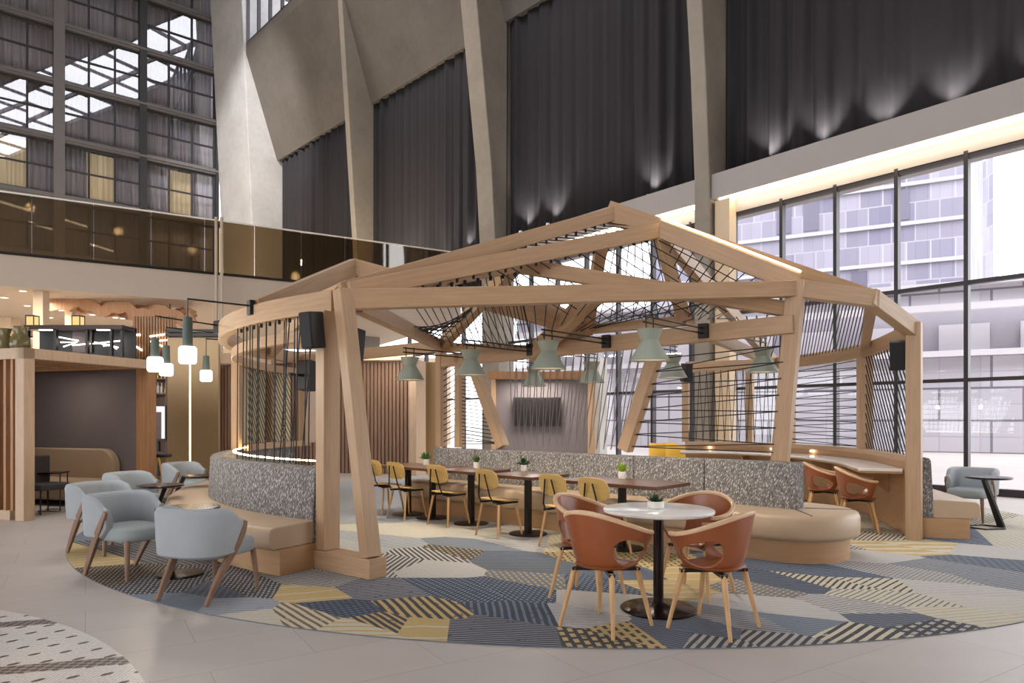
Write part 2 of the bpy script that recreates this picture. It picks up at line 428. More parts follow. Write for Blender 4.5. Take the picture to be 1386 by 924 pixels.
# (label, back px, front right px at y=0, front right px at y=300, front left px at y=300)
FINS = [('broad pale concrete fin column at the end of the hotel window wall', 374, 327, 341, 300),
        ('tapering concrete fin column left of the tallest middle curtain bay', 501, 463, 481, 475),
        ('tapering concrete fin column above the peak of the timber frame', 682, 645, 672, 651),
        ('slender leaning concrete fin column passing in front of the white soffit', 980, 950, 965.5, 945)]
FIN_B = []
for i, (lab, pb, p0, p3, pl) in enumerate(FINS):
    B = CP(pb); FIN_B.append(B)
    prof = []
    for px, py in ((p0, 0), (p3, 300)):
        o = fin_o(B, px); P = B + CN * o; prof.append((o, EYE + (HY - py) / F * P.y, P))
    (o0, z0, P0), (o1, z1, P1) = prof
    w = fin_w(P1, pl)
    k = (o0 - o1) / (z0 - z1)
    def oz(z): return max(.25, o1 + (z - z1) * k)
    zs = [0, 5, 10, ZC + .2]
    poly = [B - CN * .5 + Vector((0, 0, 0)), B - CN * .5 + Vector((0, 0, ZC + .2))] + [B + CN * oz(z) + Vector((0, 0, z)) for z in reversed(zs)]
    if i == 3: poly = [B - CN * .5, B - CN * .5 + Vector((0, 0, ZC + .2))] + [B + CN * max(oz(z), .72 if z < 8 else 0) + Vector((0, 0, z)) for z in (ZC + .2, 10, 7.4, 0)]
    mb = MB(); mb.extrude(poly, CU * w)
    tag(mb.build('concrete_column', 'concrete_light' if i == 0 else 'concrete', bevel=.03, smooth=0), lab, None, None, 'structure')
# canted concrete panels, clerestory and head wall between the fins
bays = [(374, 501), (501, 682), (682, 980), (980, 1560)]
for i, (a, b) in enumerate(bays):
    A, Bp = CP(a), CP(b)
    if i == 3: Bp = CP(1700)
    poly = [Bp + CN * o + Vector((0, 0, z)) for o, z in ((-.05, 15.0), (1.6, 20.0), (1.6, 20.5), (-.6, 20.5), (-.6, 15.0))]
    struct('wall_right', MB().extrude(poly, A - Bp), 'concrete_dark', label='canted grey concrete panel above the dark curtains, bay %s' % ('by the hotel windows', 'left of the frame peak', 'above the frame peak', 'at the far right')[i], smooth=0)
    n = max(3, int((A - Bp).length / 1.25)); fr = MB(); gl = MB()
    for k in range(n + 1):
        P = Bp + (A - Bp) * (k / n) + CN * 1.5
        fr.box(P + Vector((0, 0, 23.2)), (.09, .16, 5.4), math.atan2(CN.y, CN.x) + PI / 2)
    for z in (20.55, 23.4, 25.9): fr.beam(Bp + CN * 1.5 + Vector((0, 0, z)), A + CN * 1.5 + Vector((0, 0, z)), .16, .1)
    gl.quad(Bp + CN * 1.5 + Vector((0, 0, 20.5)), A + CN * 1.5 + Vector((0, 0, 20.5)), A + CN * 1.5 + Vector((0, 0, ZC)), Bp + CN * 1.5 + Vector((0, 0, ZC)))
    w = struct('window_%d' % (i + 1), fr, 'mullion', label='high clerestory window under the roof, %s' % ('above the canted panel by the hotel windows', 'second bay', 'third bay', 'far right bay')[i], smooth=0)
    struct('pane', gl, 'pane_glass', w)
    # the wall the curtain hangs in front of, seen at its ends only
    bw = MB(); bw.extrude([Bp - CN * .55, Bp - CN * .75, Bp - CN * .75 + Vector((0, 0, 15.1)), Bp - CN * .55 + Vector((0, 0, 15.1))], A - Bp)
    bw.v = [v + Vector((0, 0, 7.55)) if v.z < 1 else v for v in bw.v]
    struct('wall_right', bw, 'concrete_dark', label='wall behind the dark curtain', smooth=0)
# blackout curtains
CL = ['dark grey floor-length blackout curtain in the bay beside the hotel window wall', 'dark grey blackout curtain in the bay left of the frame peak, lit from below',
      'wide dark grey blackout curtain above the peak of the timber frame', 'widest dark grey blackout curtain at the far right above the lit soffit']
for i, (a, b) in enumerate([(377, 505), (504, 684), (684, 984), (981, 1600)]):
    A, Bp = CP(a), CP(b); L = (A - Bp).length; n = int(L / .045); zb = 5.6 if i < 2 else 7.45
    vs = []; fs = []; ph = random.random() * 9; rows = [zb, zb + 1.5, 10, 12.5, 15.15]
    for k in range(n + 1):
        s = k / n * L; amp = .11 * (.6 + .4 * math.sin(s * .7 + ph)) 
        for z in rows:
            t = (z - zb) / 8
            w = math.sin(s * 2 * PI / .55 + ph + .9 * math.sin(s * 1.3)) + .45 * math.sin(s * 2 * PI / .27 + 2 * ph + t * .6) + .5 * math.sin(s * 2 * PI / 1.1)
            vs.append(Bp + (A - Bp) * (k / n) + CN * (-.2 + amp * w * (1.1 - .3 * t)) + Vector((0, 0, z)))
    R = len(rows)
    for k in range(n):
        for j in range(R - 1): fs.append((k * R + j, (k + 1) * R + j, (k + 1) * R + j + 1, k * R + j + 1))
    o = MB().add(vs, fs).build('blackout_curtain', 'curtain_fabric', smooth=80, solid=.012)
    tag(o, CL[i], 'curtain', 'blackout curtains')
# ceiling with one long skylight strip running along the hall
k0, k1 = Vector((-7.9, 32.0, 0)), Vector((1.9, -3.0, 0)); kd = (k1 - k0).normalized(); kn = Vector((kd.y, -kd.x, 0)); kn = -kn if kn.x > 0 else kn
kf, kb, SW = k0 - kd * 22, k1 + kd * 12, 5.2
for lab, poly in (('right of the skylight', [Vector((-8.2, 33.0, 0)), kb, Vector((23.7 - .966 * kb.y, kb.y, 0))]), ('left of the skylight', [kf + kn * SW, kb + kn * SW, Vector((-48, kb.y, 0)), Vector((-48, kf.y, 0))])):
    struct('ceiling', MB().prism([(p.x, p.y) for p in poly], ZC + .2, ZC + .5), 'ceiling_dark', label='hall ceiling ' + lab, smooth=0)
mb = MB(); L = (kb - kf).length
for k in range(int(L / 3.1)): mb.beam(kf + kd * 3.1 * k + Vector((0, 0, ZC + .3)), kf + kn * SW + kd * 3.1 * k + Vector((0, 0, ZC + .3)), .12, .2)
for o in (0, SW * .5, SW): mb.beam(kf + kn * o + Vector((0, 0, ZC + .3)), kb + kn * o + Vector((0, 0, ZC + .3)), .14, .3)
w = struct('window_90', mb, 'mullion', label='long skylight strip in the hall ceiling', smooth=0)
g = MB(); g.quad(*[p + Vector((0, 0, ZC + .42)) for p in (kf, kb, kb + kn * SW, kf + kn * SW)]); struct('pane', g, 'pane_glass', w, smooth=0)
# unseen walls behind the camera and past the edges, front one shaped for light
WB = MB(); WB.box((0, -15, 20.5), (80, .3, 11)); WB.box((14, -15, 7.5), (44, .3, 15)); struct('wall_front', WB, 'warm_paint', label='unseen wall behind the camera, shaped for the light', smooth=0)
e0 = WP(1640, 0, 19.6); WR = MB(); WR.extrude([e0 + Vector((0, 0, 6.9)), e0 + Vector((0, 0, 26)), e0 + WN * -.3 + Vector((0, 0, 26)), e0 + WN * -.3 + Vector((0, 0, 6.9))], -WU * 36); struct('wall_right', WR, 'concrete_dark', label='plain upper wall beyond the right edge', smooth=0)
struct('wall_left', MB().box((-30, 5, 15.5), (.3, 42, 21)), 'warm_paint', label='plain wall beyond the left edge', smooth=0)

# white soffit bulkhead with its light strip
A, Bp = WP(624, 0, 19.6), WP(1640, 0, 19.6)
def sof(P, o, z): return P + WN * o + Vector((0, 0, z))
prof = [(0, 6.9), (0, 7.52), (-3.0, 7.52), (-3.0, 7.2), (-.62, 7.2), (-.62, 6.55), (-.34, 6.55), (-.34, 6.9)]
mb = MB()
mb.extrude([sof(A, o, z) for o, z in prof], Bp - A)
tag(mb.build('trim_1', 'soffit_paint', smooth=0), 'white soffit bulkhead over the tall windows', None, None, 'structure')
for xa, xb, lab in ((690, 938, 'short bright light strip under the soffit left of the leaning concrete column'), (972, 1640, 'long bright light strip under the soffit right of the leaning concrete column')):
    A2, B2 = WP(xa, 0, 19.6), WP(xb, 0, 19.6)
    mb = MB(); mb.extrude([sof(A2, o, z) for o, z in ((-.04, 6.85), (-.04, 6.9), (-.24, 6.9), (-.24, 6.85))], B2 - A2)
    tag(mb.build('led_strip', 'led', smooth=0), lab, 'light strip')

# right window wall: bays between mullions
pxs = [1309]
P0 = WP(1309)
step = (WP(1214.6) - P0).length
bayP = [P0 - WU * step * k for k in (3, 2, 1)] + [P0 + WU * step * k for k in range(0, 17)]
wlab = ['beyond the right edge post', 'at the far right, showing white sky', 'at the far right of the picture']
ZT1, ZT2, ZW = 4.07, 2.20, 6.6
zts = [.06, ZT2, ZT1, ZW - .05]
WN_ID = 5
for k in range(len(bayP) - 1):
    a, b = bayP[k], bayP[k + 1]
    fr = MB(); ang = math.atan2(WU.y, WU.x)
    fr.box(b + Vector((0, 0, ZW / 2)), (.075, .16, ZW), ang)
    if k == 0: fr.box(a + Vector((0, 0, ZW / 2)), (.075, .16, ZW), ang)
    for z, h in ((.07, .14), (ZT2, .07), (ZT1, .08), (ZW - .06, .16)): fr.beam(a + Vector((0, 0, z)), b + Vector((0, 0, z)), .12, h)
    w = struct('window_%d' % WN_ID, fr, 'mullion', label='tall glazed window bay in dark mullions, number %d from the right' % (k + 1), smooth=0); WN_ID += 1
    g = MB(); g.quad(*[p + Vector((0, 0, z)) for p, z in ((a, .1), (b, .1), (b, ZW), (a, ZW))]); struct('pane', g, 'pane_glass', w, smooth=0)
# pale reveal of fin four and one white pillar in the window line
struct('trim_2', MB().box(WP(812, 1.6, 19.6), (.28, .3, 3.2), .6), 'white_paint', label='white square pillar right of the television booth', smooth=0, bevel=.01)
struct('trim_3', MB().box(WP(982, 3.4, 19.85), (.4, .3, 6.9), math.atan2(WU.y, WU.x)), 'warm_paint', label='pale pier beside the leaning concrete column', smooth=0)

# ------------------------------------------------------------------ hotel window wall (left)
FU = Vector((-1.252, -1, 0)).normalized(); FN = Vector((.624, -.7815, 0))
F0 = Vector(((293 - CX) / F * 38, 38, 0))
BW = 3.67; lev = [6.4, 9.4, 12.3, 15.17, 17.9, 20.75, 23.6, 26.2]
fa = math.atan2(FU.y, FU.x)
def FP(s, z, o=0): return F0 + FU * s + FN * o + Vector((0, 0, z))
mb = MB()
for z in lev: mb.beam(FP(-.2, z), FP(BW * 4, z), .35, .30)
for z in lev: mb.beam(FP(-.2, z + .0, .1), FP(BW * 4, z + .0, .1), .3, .1)
struct('wall_left', mb, 'facade_metal', label='grey metal floor bands of the hotel window wall', smooth=0)
mb = MB()
for k, w in ((0, .16), (1, .34), (3, .34), (4, .5)): mb.box(FP(BW * k, 16.3, .06), (w, .34, 20.4), fa)
struct('wall_left', mb, 'facade_dark', label='dark upright piers of the hotel window wall', smooth=0)
struct('wall_left', MB().box(FP(BW * 2, 16.3, .12), (.46, .3, 20.4), fa), 'facade_metal', label='grey upright pier between the middle and left window columns', smooth=0)
struct('wall_left', MB().beam(FP(-.5, 16, -1.4), FP(BW * 4, 16, -1.4), .2, 21), 'facade_dark', label='dark wall behind the hotel window curtains', smooth=0)
bn = ['right-hand', 'middle', 'left-hand', 'outermost left']; rn = ['behind the bronze glass', 'second row up', 'third row up', 'fourth row up', 'fifth row up', 'sixth row up', 'topmost row']
LIT = {(0, 2): (1.05, 2.45), (1, 2): (1.15, 2.5), (2, 2): (1.2, 3.5), (0, 0): (1.2, 2.6), (1, 0): (.5, 3.0), (2, 0): (.6, 2.7)}
for b in range(4):
    for r in range(7):
        z0, z1 = lev[r] + .15, lev[r + 1] - .15; s0, s1 = BW * b, BW * (b + 1)
        fr = MB()
        for k in range(0, 4):
            s = s0 + .12 + (s1 - s0 - .24) * k / 3; fr.box(FP(s, (z0 + z1) / 2, -.05), (.09, .12, z1 - z0), fa)
        zm = z0 + (z1 - z0) * .5
        for z in (z0 + .04, zm, z1 - .04): fr.beam(FP(s0 + .1, z, -.05), FP(s1 - .1, z, -.05), .1, .075)
        w = struct('window_%d' % WN_ID, fr, 'facade_dark', label='hotel room window, %s column, %s' % (bn[b], rn[r]), smooth=0); WN_ID += 1
        g = MB()
        for k in range(3):
            sa = s0 + .12 + (s1 - s0 - .24) * k / 3; sb = s0 + .12 + (s1 - s0 - .24) * (k + 1) / 3
            tl = random.uniform(-.012, .012); tv = random.uniform(-.012, .012)
            for (za, zb) in ((z0, zm), (zm, z1)):
                g.quad(FP(sa, za, -.06 + tl), FP(sb, za, -.06 - tl), FP(sb, zb, -.06 - tl + tv), FP(sa, zb, -.06 + tl + tv))
        struct('pane', g, 'facade_glass', w, smooth=0)
        # sheer curtain behind: two hung lengths, sometimes a gap
        n = 90; vs = []; fs = []; ph = random.random() * 9
        lit = LIT.get((b, r))
        for k in range(n + 1):
            s = s0 + .1 + (s1 - s0 - .2) * k / n
            o = -.45 + .05 * math.sin(k * 1.15 + ph) + .03 * math.sin(k * .43 + 2 * ph)
            vs += [FP(s, z0 + .02, o), FP(s, z1 - .02, o)]
        for k in range(n):
            s = (k + .5) / n * (s1 - s0)
            if lit and lit[0] < s < lit[1]: continue
            fs.append((2 * k, 2 * k + 2, 2 * k + 3, 2 * k + 1))
        o = MB().add(vs, fs).build('sheer_curtain', 'sheer_fabric', smooth=80, solid=.004)
        tag(o, 'grey sheer curtain inside the hotel window, %s column, %s' % (bn[b], rn[r]), 'curtain', 'hotel room sheer curtains')
        if lit:
            vs = []; fs = []
            for k in range(31):
                s = s0 + lit[0] - .05 + (lit[1] - lit[0] + .1) * k / 30; oo = -.62 + .04 * math.sin(k * 1.4)
                vs += [FP(s, z0 + .02, oo), FP(s, z1 - .02, oo)]
            for k in range(30): fs.append((2 * k, 2 * k + 2, 2 * k + 3, 2 * k + 1))
            o = MB().add(vs, fs).build('roller_blind', 'sheer_lit', smooth=80, solid=.004)
            tag(o, 'warm lit blind glowing in the hotel window, %s column, %s' % (bn[b], rn[r]), 'blind', 'lit hotel blinds')

# ------------------------------------------------------------------ mezzanine edge
B0, B1 = Vector((-1.86, 24.9, 0)), Vector((-13.6, 18.15, 0)); BD = (B1 - B0).normalized(); BNm = Vector((BD.y, -BD.x, 0))
if BNm.y > 0: BNm = -BNm
BL = 20.0
def BP(s, z, o=0): return B0 + BD * s + BNm * o + Vector((0, 0, z))
struct('trim_4', MB().extrude([BP(0, 5.0), BP(0, 5.86), BP(0, 5.86, -.5), BP(0, 5.3, -.5), BP(0, 5.3, -13), BP(0, 5.0, -13)], BD * BL), 'fascia_paint', label='white mezzanine edge band below the bronze glass', smooth=0)
bal = thing('glass_balustrade', 'bronze tinted glass balustrade along the mezzanine edge', 'balustrade', BP(0, 5.86))
MB().beam(BP(0, 7.5), BP(BL, 7.5), .05, .05).build('handrail', 'white_paint', bal, world=True, smooth=0)
MB().beam(BP(0, 5.88), BP(BL, 5.88), .06, .08).build('base_channel', 'black_metal', bal, world=True, smooth=0)
npan = 14
for k in range(npan):
    a, b = BL * k / npan + .012, BL * (k + 1) / npan - .012; t = random.uniform(-.01, .01)
    MB().extrude([BP(a, 5.9, .01 + t), BP(b, 5.9, .01 - t), BP(b, 7.48, .01 - t), BP(a, 7.48, .01 + t)], BNm * .02).build('glass_panel', 'bronze_glass', bal, world=True, smooth=0)
# warm lounge under the mezzanine
lo = MB(); lo.beam(BP(-6, 2.5, -14), BP(BL + 6, 2.5, -14), .2, 5.0); struct('wall_back', lo, 'warm_paint', label='warm beige back wall of the lounge under the mezzanine', smooth=0)
for lab, px, d, w in (('beige square column nearest the lit cabinet', 56, 19, .28), ('beige square column right of the first', 96, 20.5, .22), ('beige column at the far left of the lounge', 12, 24, .5)):
    tag(MB().box(W(px, d, 2.5), (w, w, 5.0)).build('square_column', 'warm_paint', smooth=0, bevel=.01), lab, None, None, 'structure')
for px, lab in ((292.5, 'left'), (300, 'right')): tag(MB().box(W(px, 20.45, 3.75), (.07, .07, 7.5)).build('drop_column', 'fascia_paint', smooth=0), 'slim pale pole rising past the mezzanine edge, %s of a pair' % lab, None, None, 'structure')
# downlights in the lounge ceiling
dl = [(31, 394), (6, 403), (37, 414), (82, 420), (107, 417), (145, 422), (125, 426), (156, 430), (166, 431), (182, 428), (68, 430), (205, 436), (98, 431), (190, 419), (228, 430)]
for k, (px, py) in enumerate(dl):
    d = 3.56 * F / (HY - py); P = W(px, d, 5.0)
    t = thing('downlight', 'small round downlight in the warm lounge ceiling under the mezzanine', 'ceiling light', P, 0, 'lounge downlights')
    MB().lathe([(.11, 0), (.11, -.012), (.085, -.014), (.08, -.004)], n=16, cap=False).build('trim_ring', 'white_paint', t)
    MB().lathe([(.0, -.006), (.08, -.006)], n=16, cap=False).build('lens', 'downlight', t)
# wavy timber ceiling feature
wv = thing('ceiling_sculpture', 'wavy hanging timber ceiling feature in the lounge', 'ceiling feature', W(160, 21, 4.6))
for j in range(5):
    pts = []
    for k in range(30):
        px = 66 + (262 - 66) * k / 29; d = 20.2 + j * .35
        pts.append(WY(px, 408 + k * .75 + 4 * math.sin(k * .75 + j * 1.1) + 2.5 * math.sin(k * 1.9 + j), d))
    MB().sweep(pts, [(-.05, -.16), (.05, -.16), (.05, .16), (-.05, .16)]).build('wave_board', 'slat_oak', wv, world=True)
for px in (90, 160, 230): 
    P = W(px, 21, 4.7); MB().taper(P, P + Vector((0, 0, .35)), .015, .015, 6).build('hanger', 'black_metal', wv, world=True)

# ------------------------------------------------------------------ outside
struct('ground_outside', MB().box((60, 60, -.3), (160, 200, .15)), 'pavement', label='pale pavement outside the windows', smooth=0)
tw = thing('tower_building', 'pale grey high-rise with panelled facade beyond the windows', 'building', (31, 62, -.2))
def facade(mb, a, b, z0, z1):
    L = (b - a).length; mb.quad(a + Vector((0, 0, z0)), b + Vector((0, 0, z0)), b + Vector((0, 0, z1)), a + Vector((0, 0, z1)), [(0, z0), (L, z0), (L, z1), (0, z1)])
ta, tb, tc = WY(880, 568, 66), WY(1312, 568, 54), WY(1330, 568, 68)
for v in (ta, tb, tc): v.z = 0
mb = MB(); facade(mb, ta, tb, -.2, 60); facade(mb, tb, tc, -.2, 60); mb.build('wall_panels', 'tower_panels', tw, world=True, smooth=0)
mb = MB(); nn = (tb - ta).normalized(); pn = Vector((nn.y, -nn.x, 0)); pn = -pn if pn.y > 0 else pn
for k in range(18): mb.beam(ta + pn * .1 + Vector((0, 0, 1.5 + 3.2 * k)), tb + pn * .1 + Vector((0, 0, 1.5 + 3.2 * k)), .25, .3)
mb.build('floor_ledges', 'tower_ledge', tw, world=True, smooth=0)
mb = MB(); L = (tb - ta).length; random.seed(3)
for k in range(16):
    for j in range(int(L / 3.4)):
        s = (j + random.choice((.2, .3, .55))) * 3.4 
        if random.random() < .55: mb.box(ta + nn * s + pn * .03 + Vector((0, 0, 3.2 * k + 3.1)), (1.2, .06, 2.5), math.atan2(nn.y, nn.x))
mb.build('window_bays', 'tower_window', tw, world=True, smooth=0)
sb = thing('tower_building', 'narrow pale tower standing right of the high-rise', 'building', WY(1334, 568, 90))
a, b = WY(1312, 568, 90), WY(1344, 568, 84); c = WY(1352, 568, 95)
for v in (a, b, c): v.z = -.2
mb = MB(); facade(mb, a, b, 0, EYE + (HY - 215) / F * 86); facade(mb, b, c, 0, EYE + (HY - 215) / F * 86); mb.build('wall_panels', 'tower_panels', sb, world=True, smooth=0)
pd = thing('podium_building', 'low white building with horizontal cladding outside the windows', 'building', W(1240, 34, -.2))
a, b = WY(700, 568, 40), WY(1520, 568, 27)
a.z = b.z = 0
mb = MB(); facade(mb, a, b, -.2, 4.3); facade(mb, a, b, 6.3, EYE + (HY - 400) / F * 32); mb.build('cladding', 'podium_panels', pd, world=True, smooth=0)
nn = (b - a).normalized(); pn = Vector((nn.y, -nn.x, 0)); pn = -pn if pn.y > 0 else pn
mb = MB()
for z, h in ((4.3, .25), (6.3, .3), (7.3, .18)): mb.beam(a + Vector((0, 0, z)) + pn * .1, b + Vector((0, 0, z)) + pn * .1, .5, h)
mb.build('ledges', 'ledge_white', pd, world=True, smooth=0)
mb = MB(); facade(mb, a - pn * 1.2, b - pn * 1.2, 4.2, 6.4); mb.build('recessed_wall', 'outdoor_grey', pd, world=True, smooth=0)
mb = MB(); L = (b - a).length
for k in range(int(L / 3)): mb.box(a - pn * 1.1 + nn * (k * 3 + 1) + Vector((0, 0, 5.1)), (1.9, .08, 1.2), math.atan2(nn.y, nn.x))
mb.build('window', 'ledge_white', pd, world=True, smooth=0)
# ================================================================== RUG
random.seed(11)
NAVY, SLATE, GREY, GOLD, CREAM, CHAR, PALE, SKY = (72, 80, 98), (118, 125, 136), (180, 176, 172), (196, 172, 122), (208, 200, 178), (80, 80, 84), (196, 193, 190), (140, 150, 164)
# (px, py, base, stripe, image angle of stripes, pitch m, duty, dashed, wobble)
PATCH = [
 (125, 757, GOLD, CREAM, 10, .2, .15, 0, .6), (190, 748, CHAR, GREY, 30, .05, .4, 1, .5), (150, 778, CHAR, GOLD, 60, .05, .35, 1, .8), (230, 792, CHAR, GREY, 70, .05, .4, 1, .8),
 (290, 800, SLATE, CHAR, 20, .05, .5, 1, .8), (250, 815, SKY, SLATE, 5, .05, .4, 0, .5), (330, 795, CHAR, GREY, 70, .05, .45, 1, .8), (310, 822, SKY, PALE, 3, .06, .35, 0, .5), (340, 838, CREAM, PALE, 3, .1, .3, 0, .5),
 (415, 838, CREAM, (128, 112, 82), -50, .075, .45, 0, .3), (425, 803, GOLD, CREAM, 10, .3, .1, 0, .5), (425, 786, GREY, CHAR, -15, .06, .35, 0, .5), (500, 800, NAVY, PALE, -8, .055, .28, 0, .4), (470, 825, NAVY, SLATE, -15, .05, .4, 1, .4),
 (560, 825, CHAR, GOLD, -62, .085, .5, 0, .3), (575, 850, GOLD, CREAM, 0, .3, .12, 0, .4), (520, 842, CHAR, GOLD, -50, .07, .45, 0, .4), (480, 852, CREAM, GOLD, 0, .12, .3, 0, .5), (640, 858, NAVY, GREY, -5, .05, .28, 0, .5),
 (640, 800, NAVY, SKY, 45, .05, .45, 1, .2), (690, 800, NAVY, SKY, -45, .05, .45, 1, .2), (720, 832, NAVY, SLATE, -80, .07, .4, 0, .4), (705, 855, NAVY, GREY, -5, .05, .25, 0, .4),
 (780, 838, PALE, SLATE, 3, .05, .3, 0, .3), (820, 815, PALE, GREY, 3, .05, .3, 0, .3), (740, 785, SLATE, GOLD, -60, .07, .4, 1, .4), (790, 790, NAVY, SKY, -40, .05, .45, 1, .2), (810, 868, CHAR, GOLD, -70, .08, .55, 1, .4), (850, 858, GOLD, CHAR, -60, .08, .45, 1, .4),
 (905, 862, SLATE, NAVY, -20, .05, .4, 0, .3), (950, 850, SLATE, NAVY, -20, .05, .35, 0, .3), (960, 872, CHAR, GREY, 65, .07, .5, 0, .2), (1060, 868, CHAR, GREY, 60, .07, .5, 0, .2), (1020, 845, SLATE, GREY, -12, .06, .35, 0, .4),
 (1090, 850, SLATE, SKY, -10, .06, .35, 0, .4), (1140, 860, CREAM, CHAR, 50, .08, .5, 0, .3), (1050, 820, PALE, GREY, 0, .06, .3, 0, .5), (940, 785, GOLD, CREAM, 0, .3, .12, 0, .4), (900, 792, GOLD, PALE, 0, .2, .2, 0, .4), (860, 780, SLATE, NAVY, -10, .06, .4, 0, .4),
 (1000, 795, SLATE, GOLD, 40, .06, .4, 1, .5), (1060, 788, NAVY, SLATE, 5, .06, .4, 0, .7), (1120, 775, NAVY, SKY, 10, .06, .35, 0, .6), (1130, 790, CREAM, CHAR, 60, .07, .4, 0, .3), (1180, 790, CREAM, CHAR, 45, .08, .3, 0, .3),
 (1170, 825, PALE, CHAR, -15, .07, .3, 0, .3), (1200, 808, CREAM, SLATE, 45, .06, .3, 0, .4), (1220, 838, SLATE, CHAR, 10, .05, .3, 0, .4), (1270, 848, CHAR, GREY, 50, .08, .5, 1, .3), (1320, 838, CREAM, GREY, 10, .08, .25, 0, .4),
 (1280, 800, PALE, GREY, 5, .1, .2, 0, .4), (1340, 815, PALE, CREAM, 5, .1, .3, 0, .4), (1220, 775, GREY, SLATE, 45, .05, .45, 1, .6), (1290, 770, SLATE, GREY, 18, .05, .3, 0, .3), (1370, 785, SLATE, GREY, 18, .05, .3, 0, .3), (1370, 765, SLATE, NAVY, 5, .06, .4, 1, .3),
 (1160, 752, PALE, GREY, 0, .1, .2, 0, .4), (1250, 740, CREAM, GOLD, 0, .3, .4, 0, .6), (1200, 740, GOLD, CREAM, 0, .3, .4, 0, .6), (1330, 748, PALE, GREY, 0, .1, .25, 0, .4), (1310, 728, SKY, NAVY, 8, .06, .5, 0, .6), (1360, 732, CREAM, SKY, 8, .06, .4, 1, .6),
 (580, 768, PALE, GREY, -4, .06, .3, 0, .3), (540, 762, CHAR, PALE, 55, .07, .5, 0, .2), (580, 750, CHAR, PALE, -55, .07, .5, 0, .2), (620, 748, CHAR, GOLD, -60, .07, .4, 1, .3), (680, 755, SLATE, NAVY, 0, .06, .35, 0, .6), (720, 768, SLATE, CHAR, 0, .06, .35, 0, .6), (640, 738, SLATE, SKY, 0, .06, .4, 0, .6),
 (560, 718, CREAM, PALE, 0, .2, .4, 0, .8), (640, 722, PALE, CREAM, 0, .2, .4, 0, .8), (700, 735, PALE, SLATE, 0, .1, .3, 0, .6), (520, 735, SKY, PALE, 10, .08, .4, 0, .6), (480, 740, PALE, SKY, 20, .08, .4, 0, .6), (500, 700, SKY, PALE, 0, .1, .4, 0, .6), (600, 702, PALE, SKY, 0, .1, .4, 0, .6),
 (820, 755, GOLD, CHAR, -60, .08, .35, 1, .4), (780, 742, CREAM, GOLD, -60, .08, .35, 1, .4), (470, 765, PALE, CHAR, 55, .06, .4, 0, .2), (1190, 715, CREAM, CHAR, 30, .06, .4, 0, .3), (1150, 725, CREAM, CHAR, 50, .06, .4, 0, .3), (1100, 735, SLATE, PALE, 40, .06, .4, 0, .3),
 (240, 720, GREY, CHAR, 20, .06, .4, 1, .4), (330, 740, SLATE, CHAR, 40, .06, .4, 1, .4), (150, 715, SKY, CHAR, 30, .06, .4, 1, .4), (900, 700, SLATE, PALE, 0, .08, .4, 0, .4), (400, 690, SKY, CREAM, 0, .08, .4, 0, .4), (700, 690, PALE, SKY, 0, .08, .4, 0, .4), (1000, 690, CREAM, SKY, 0, .08, .4, 0, .4)]
sk = Matrix.Rotation(math.radians(-28), 2) @ Matrix(((.62, .18), (0, 1))) @ Matrix.Rotation(math.radians(28), 2); ski = sk.inverted()
seeds = [sk @ G(p[0], p[1]).to_2d() for p in PATCH]
circ = [sk @ (RUG_C + Vector((math.cos(2 * PI * k / 160), math.sin(2 * PI * k / 160))) * RUG_R) for k in range(160)]
rv, rf, att = [], [], []
# stretch the distance so the far patches do not grow too long
def clip(poly, a, b):
    mid = (a + b) / 2; n = b - a; out = []
    for i, p in enumerate(poly):
        q = poly[(i + 1) % len(poly)]; dp = (p - mid).dot(n); dq = (q - mid).dot(n)
        if dp <= 0: out.append(p)
        if (dp < 0 < dq) or (dq < 0 < dp): out.append(p + (q - p) * (dp / (dp - dq)))
    return out
def srgb(c): return lin(c)
for i, s in enumerate(seeds):
    poly = circ
    for j, q in enumerate(seeds):
        if j != i and (q - s).length < 8: poly = clip(poly, s, q)
        if len(poly) < 3: break
    if len(poly) < 3: continue
    o = len(rv); rv += [((ski @ p).x, (ski @ p).y, RZ) for p in poly]; rf.append(list(range(o, o + len(poly))))
    px, py, ca, cb, ang, pitch, duty, dash, wob = PATCH[i]
    a = math.radians(ang); e = 14
    g0 = G(px - e * math.cos(a), py + e * math.sin(a) * .5); g1 = G(px + e * math.cos(a), py - e * math.sin(a) * .5)
    d = (g1 - g0).to_2d().normalized(); n = Vector((-d.y, d.x))
    att.append((srgb(ca), srgb(cb), (n.x * .5 + .5, n.y * .5 + .5, 1 / (pitch * .78) / 60, 1), (duty, dash, wob, 1)))
side = MB(); side.prism([tuple(ski @ p) for p in circ], 0, RZ - .0005)
o0 = len(rv); rv += [tuple(v) for v in side.v]; rf += [[o0 + k for k in f] for f in side.f]
while len(att) < len(rf): att.append((srgb(SLATE), srgb(SLATE), (1, .5, .3, 1), (.5, 0, 0, 1)))
me = bpy.data.meshes.new('carpet'); me.from_pydata(rv, [], rf)
for nm, k in (('colour_a', 0), ('colour_b', 1), ('stripe', 2), ('stripe_b', 3)):
    a = me.attributes.new(nm, 'FLOAT_COLOR', 'FACE')
    for i in range(len(rf)): a.data[i].color = att[i][k]
me.materials.append(M['rug_pile'])
o = bpy.data.objects.new('round_carpet', me); COL.objects.link(o)
tag(o, 'huge round patchwork carpet in navy, grey and gold stripes under the pavilion', 'carpet')
# mosaic floor inset at lower left
ms = MB(); ms.lathe([(0.001, 0), (4.377, 0), (4.377, .004), (0.001, .004)], (-5.481, 1.065, 0), 128, cap=False)
o = ms.build('mosaic_inset', 'mosaic_tile', smooth=0); tag(o, 'round white mosaic tile inset with dark lozenges at the lower left floor', 'mosaic floor', None, 'structure')

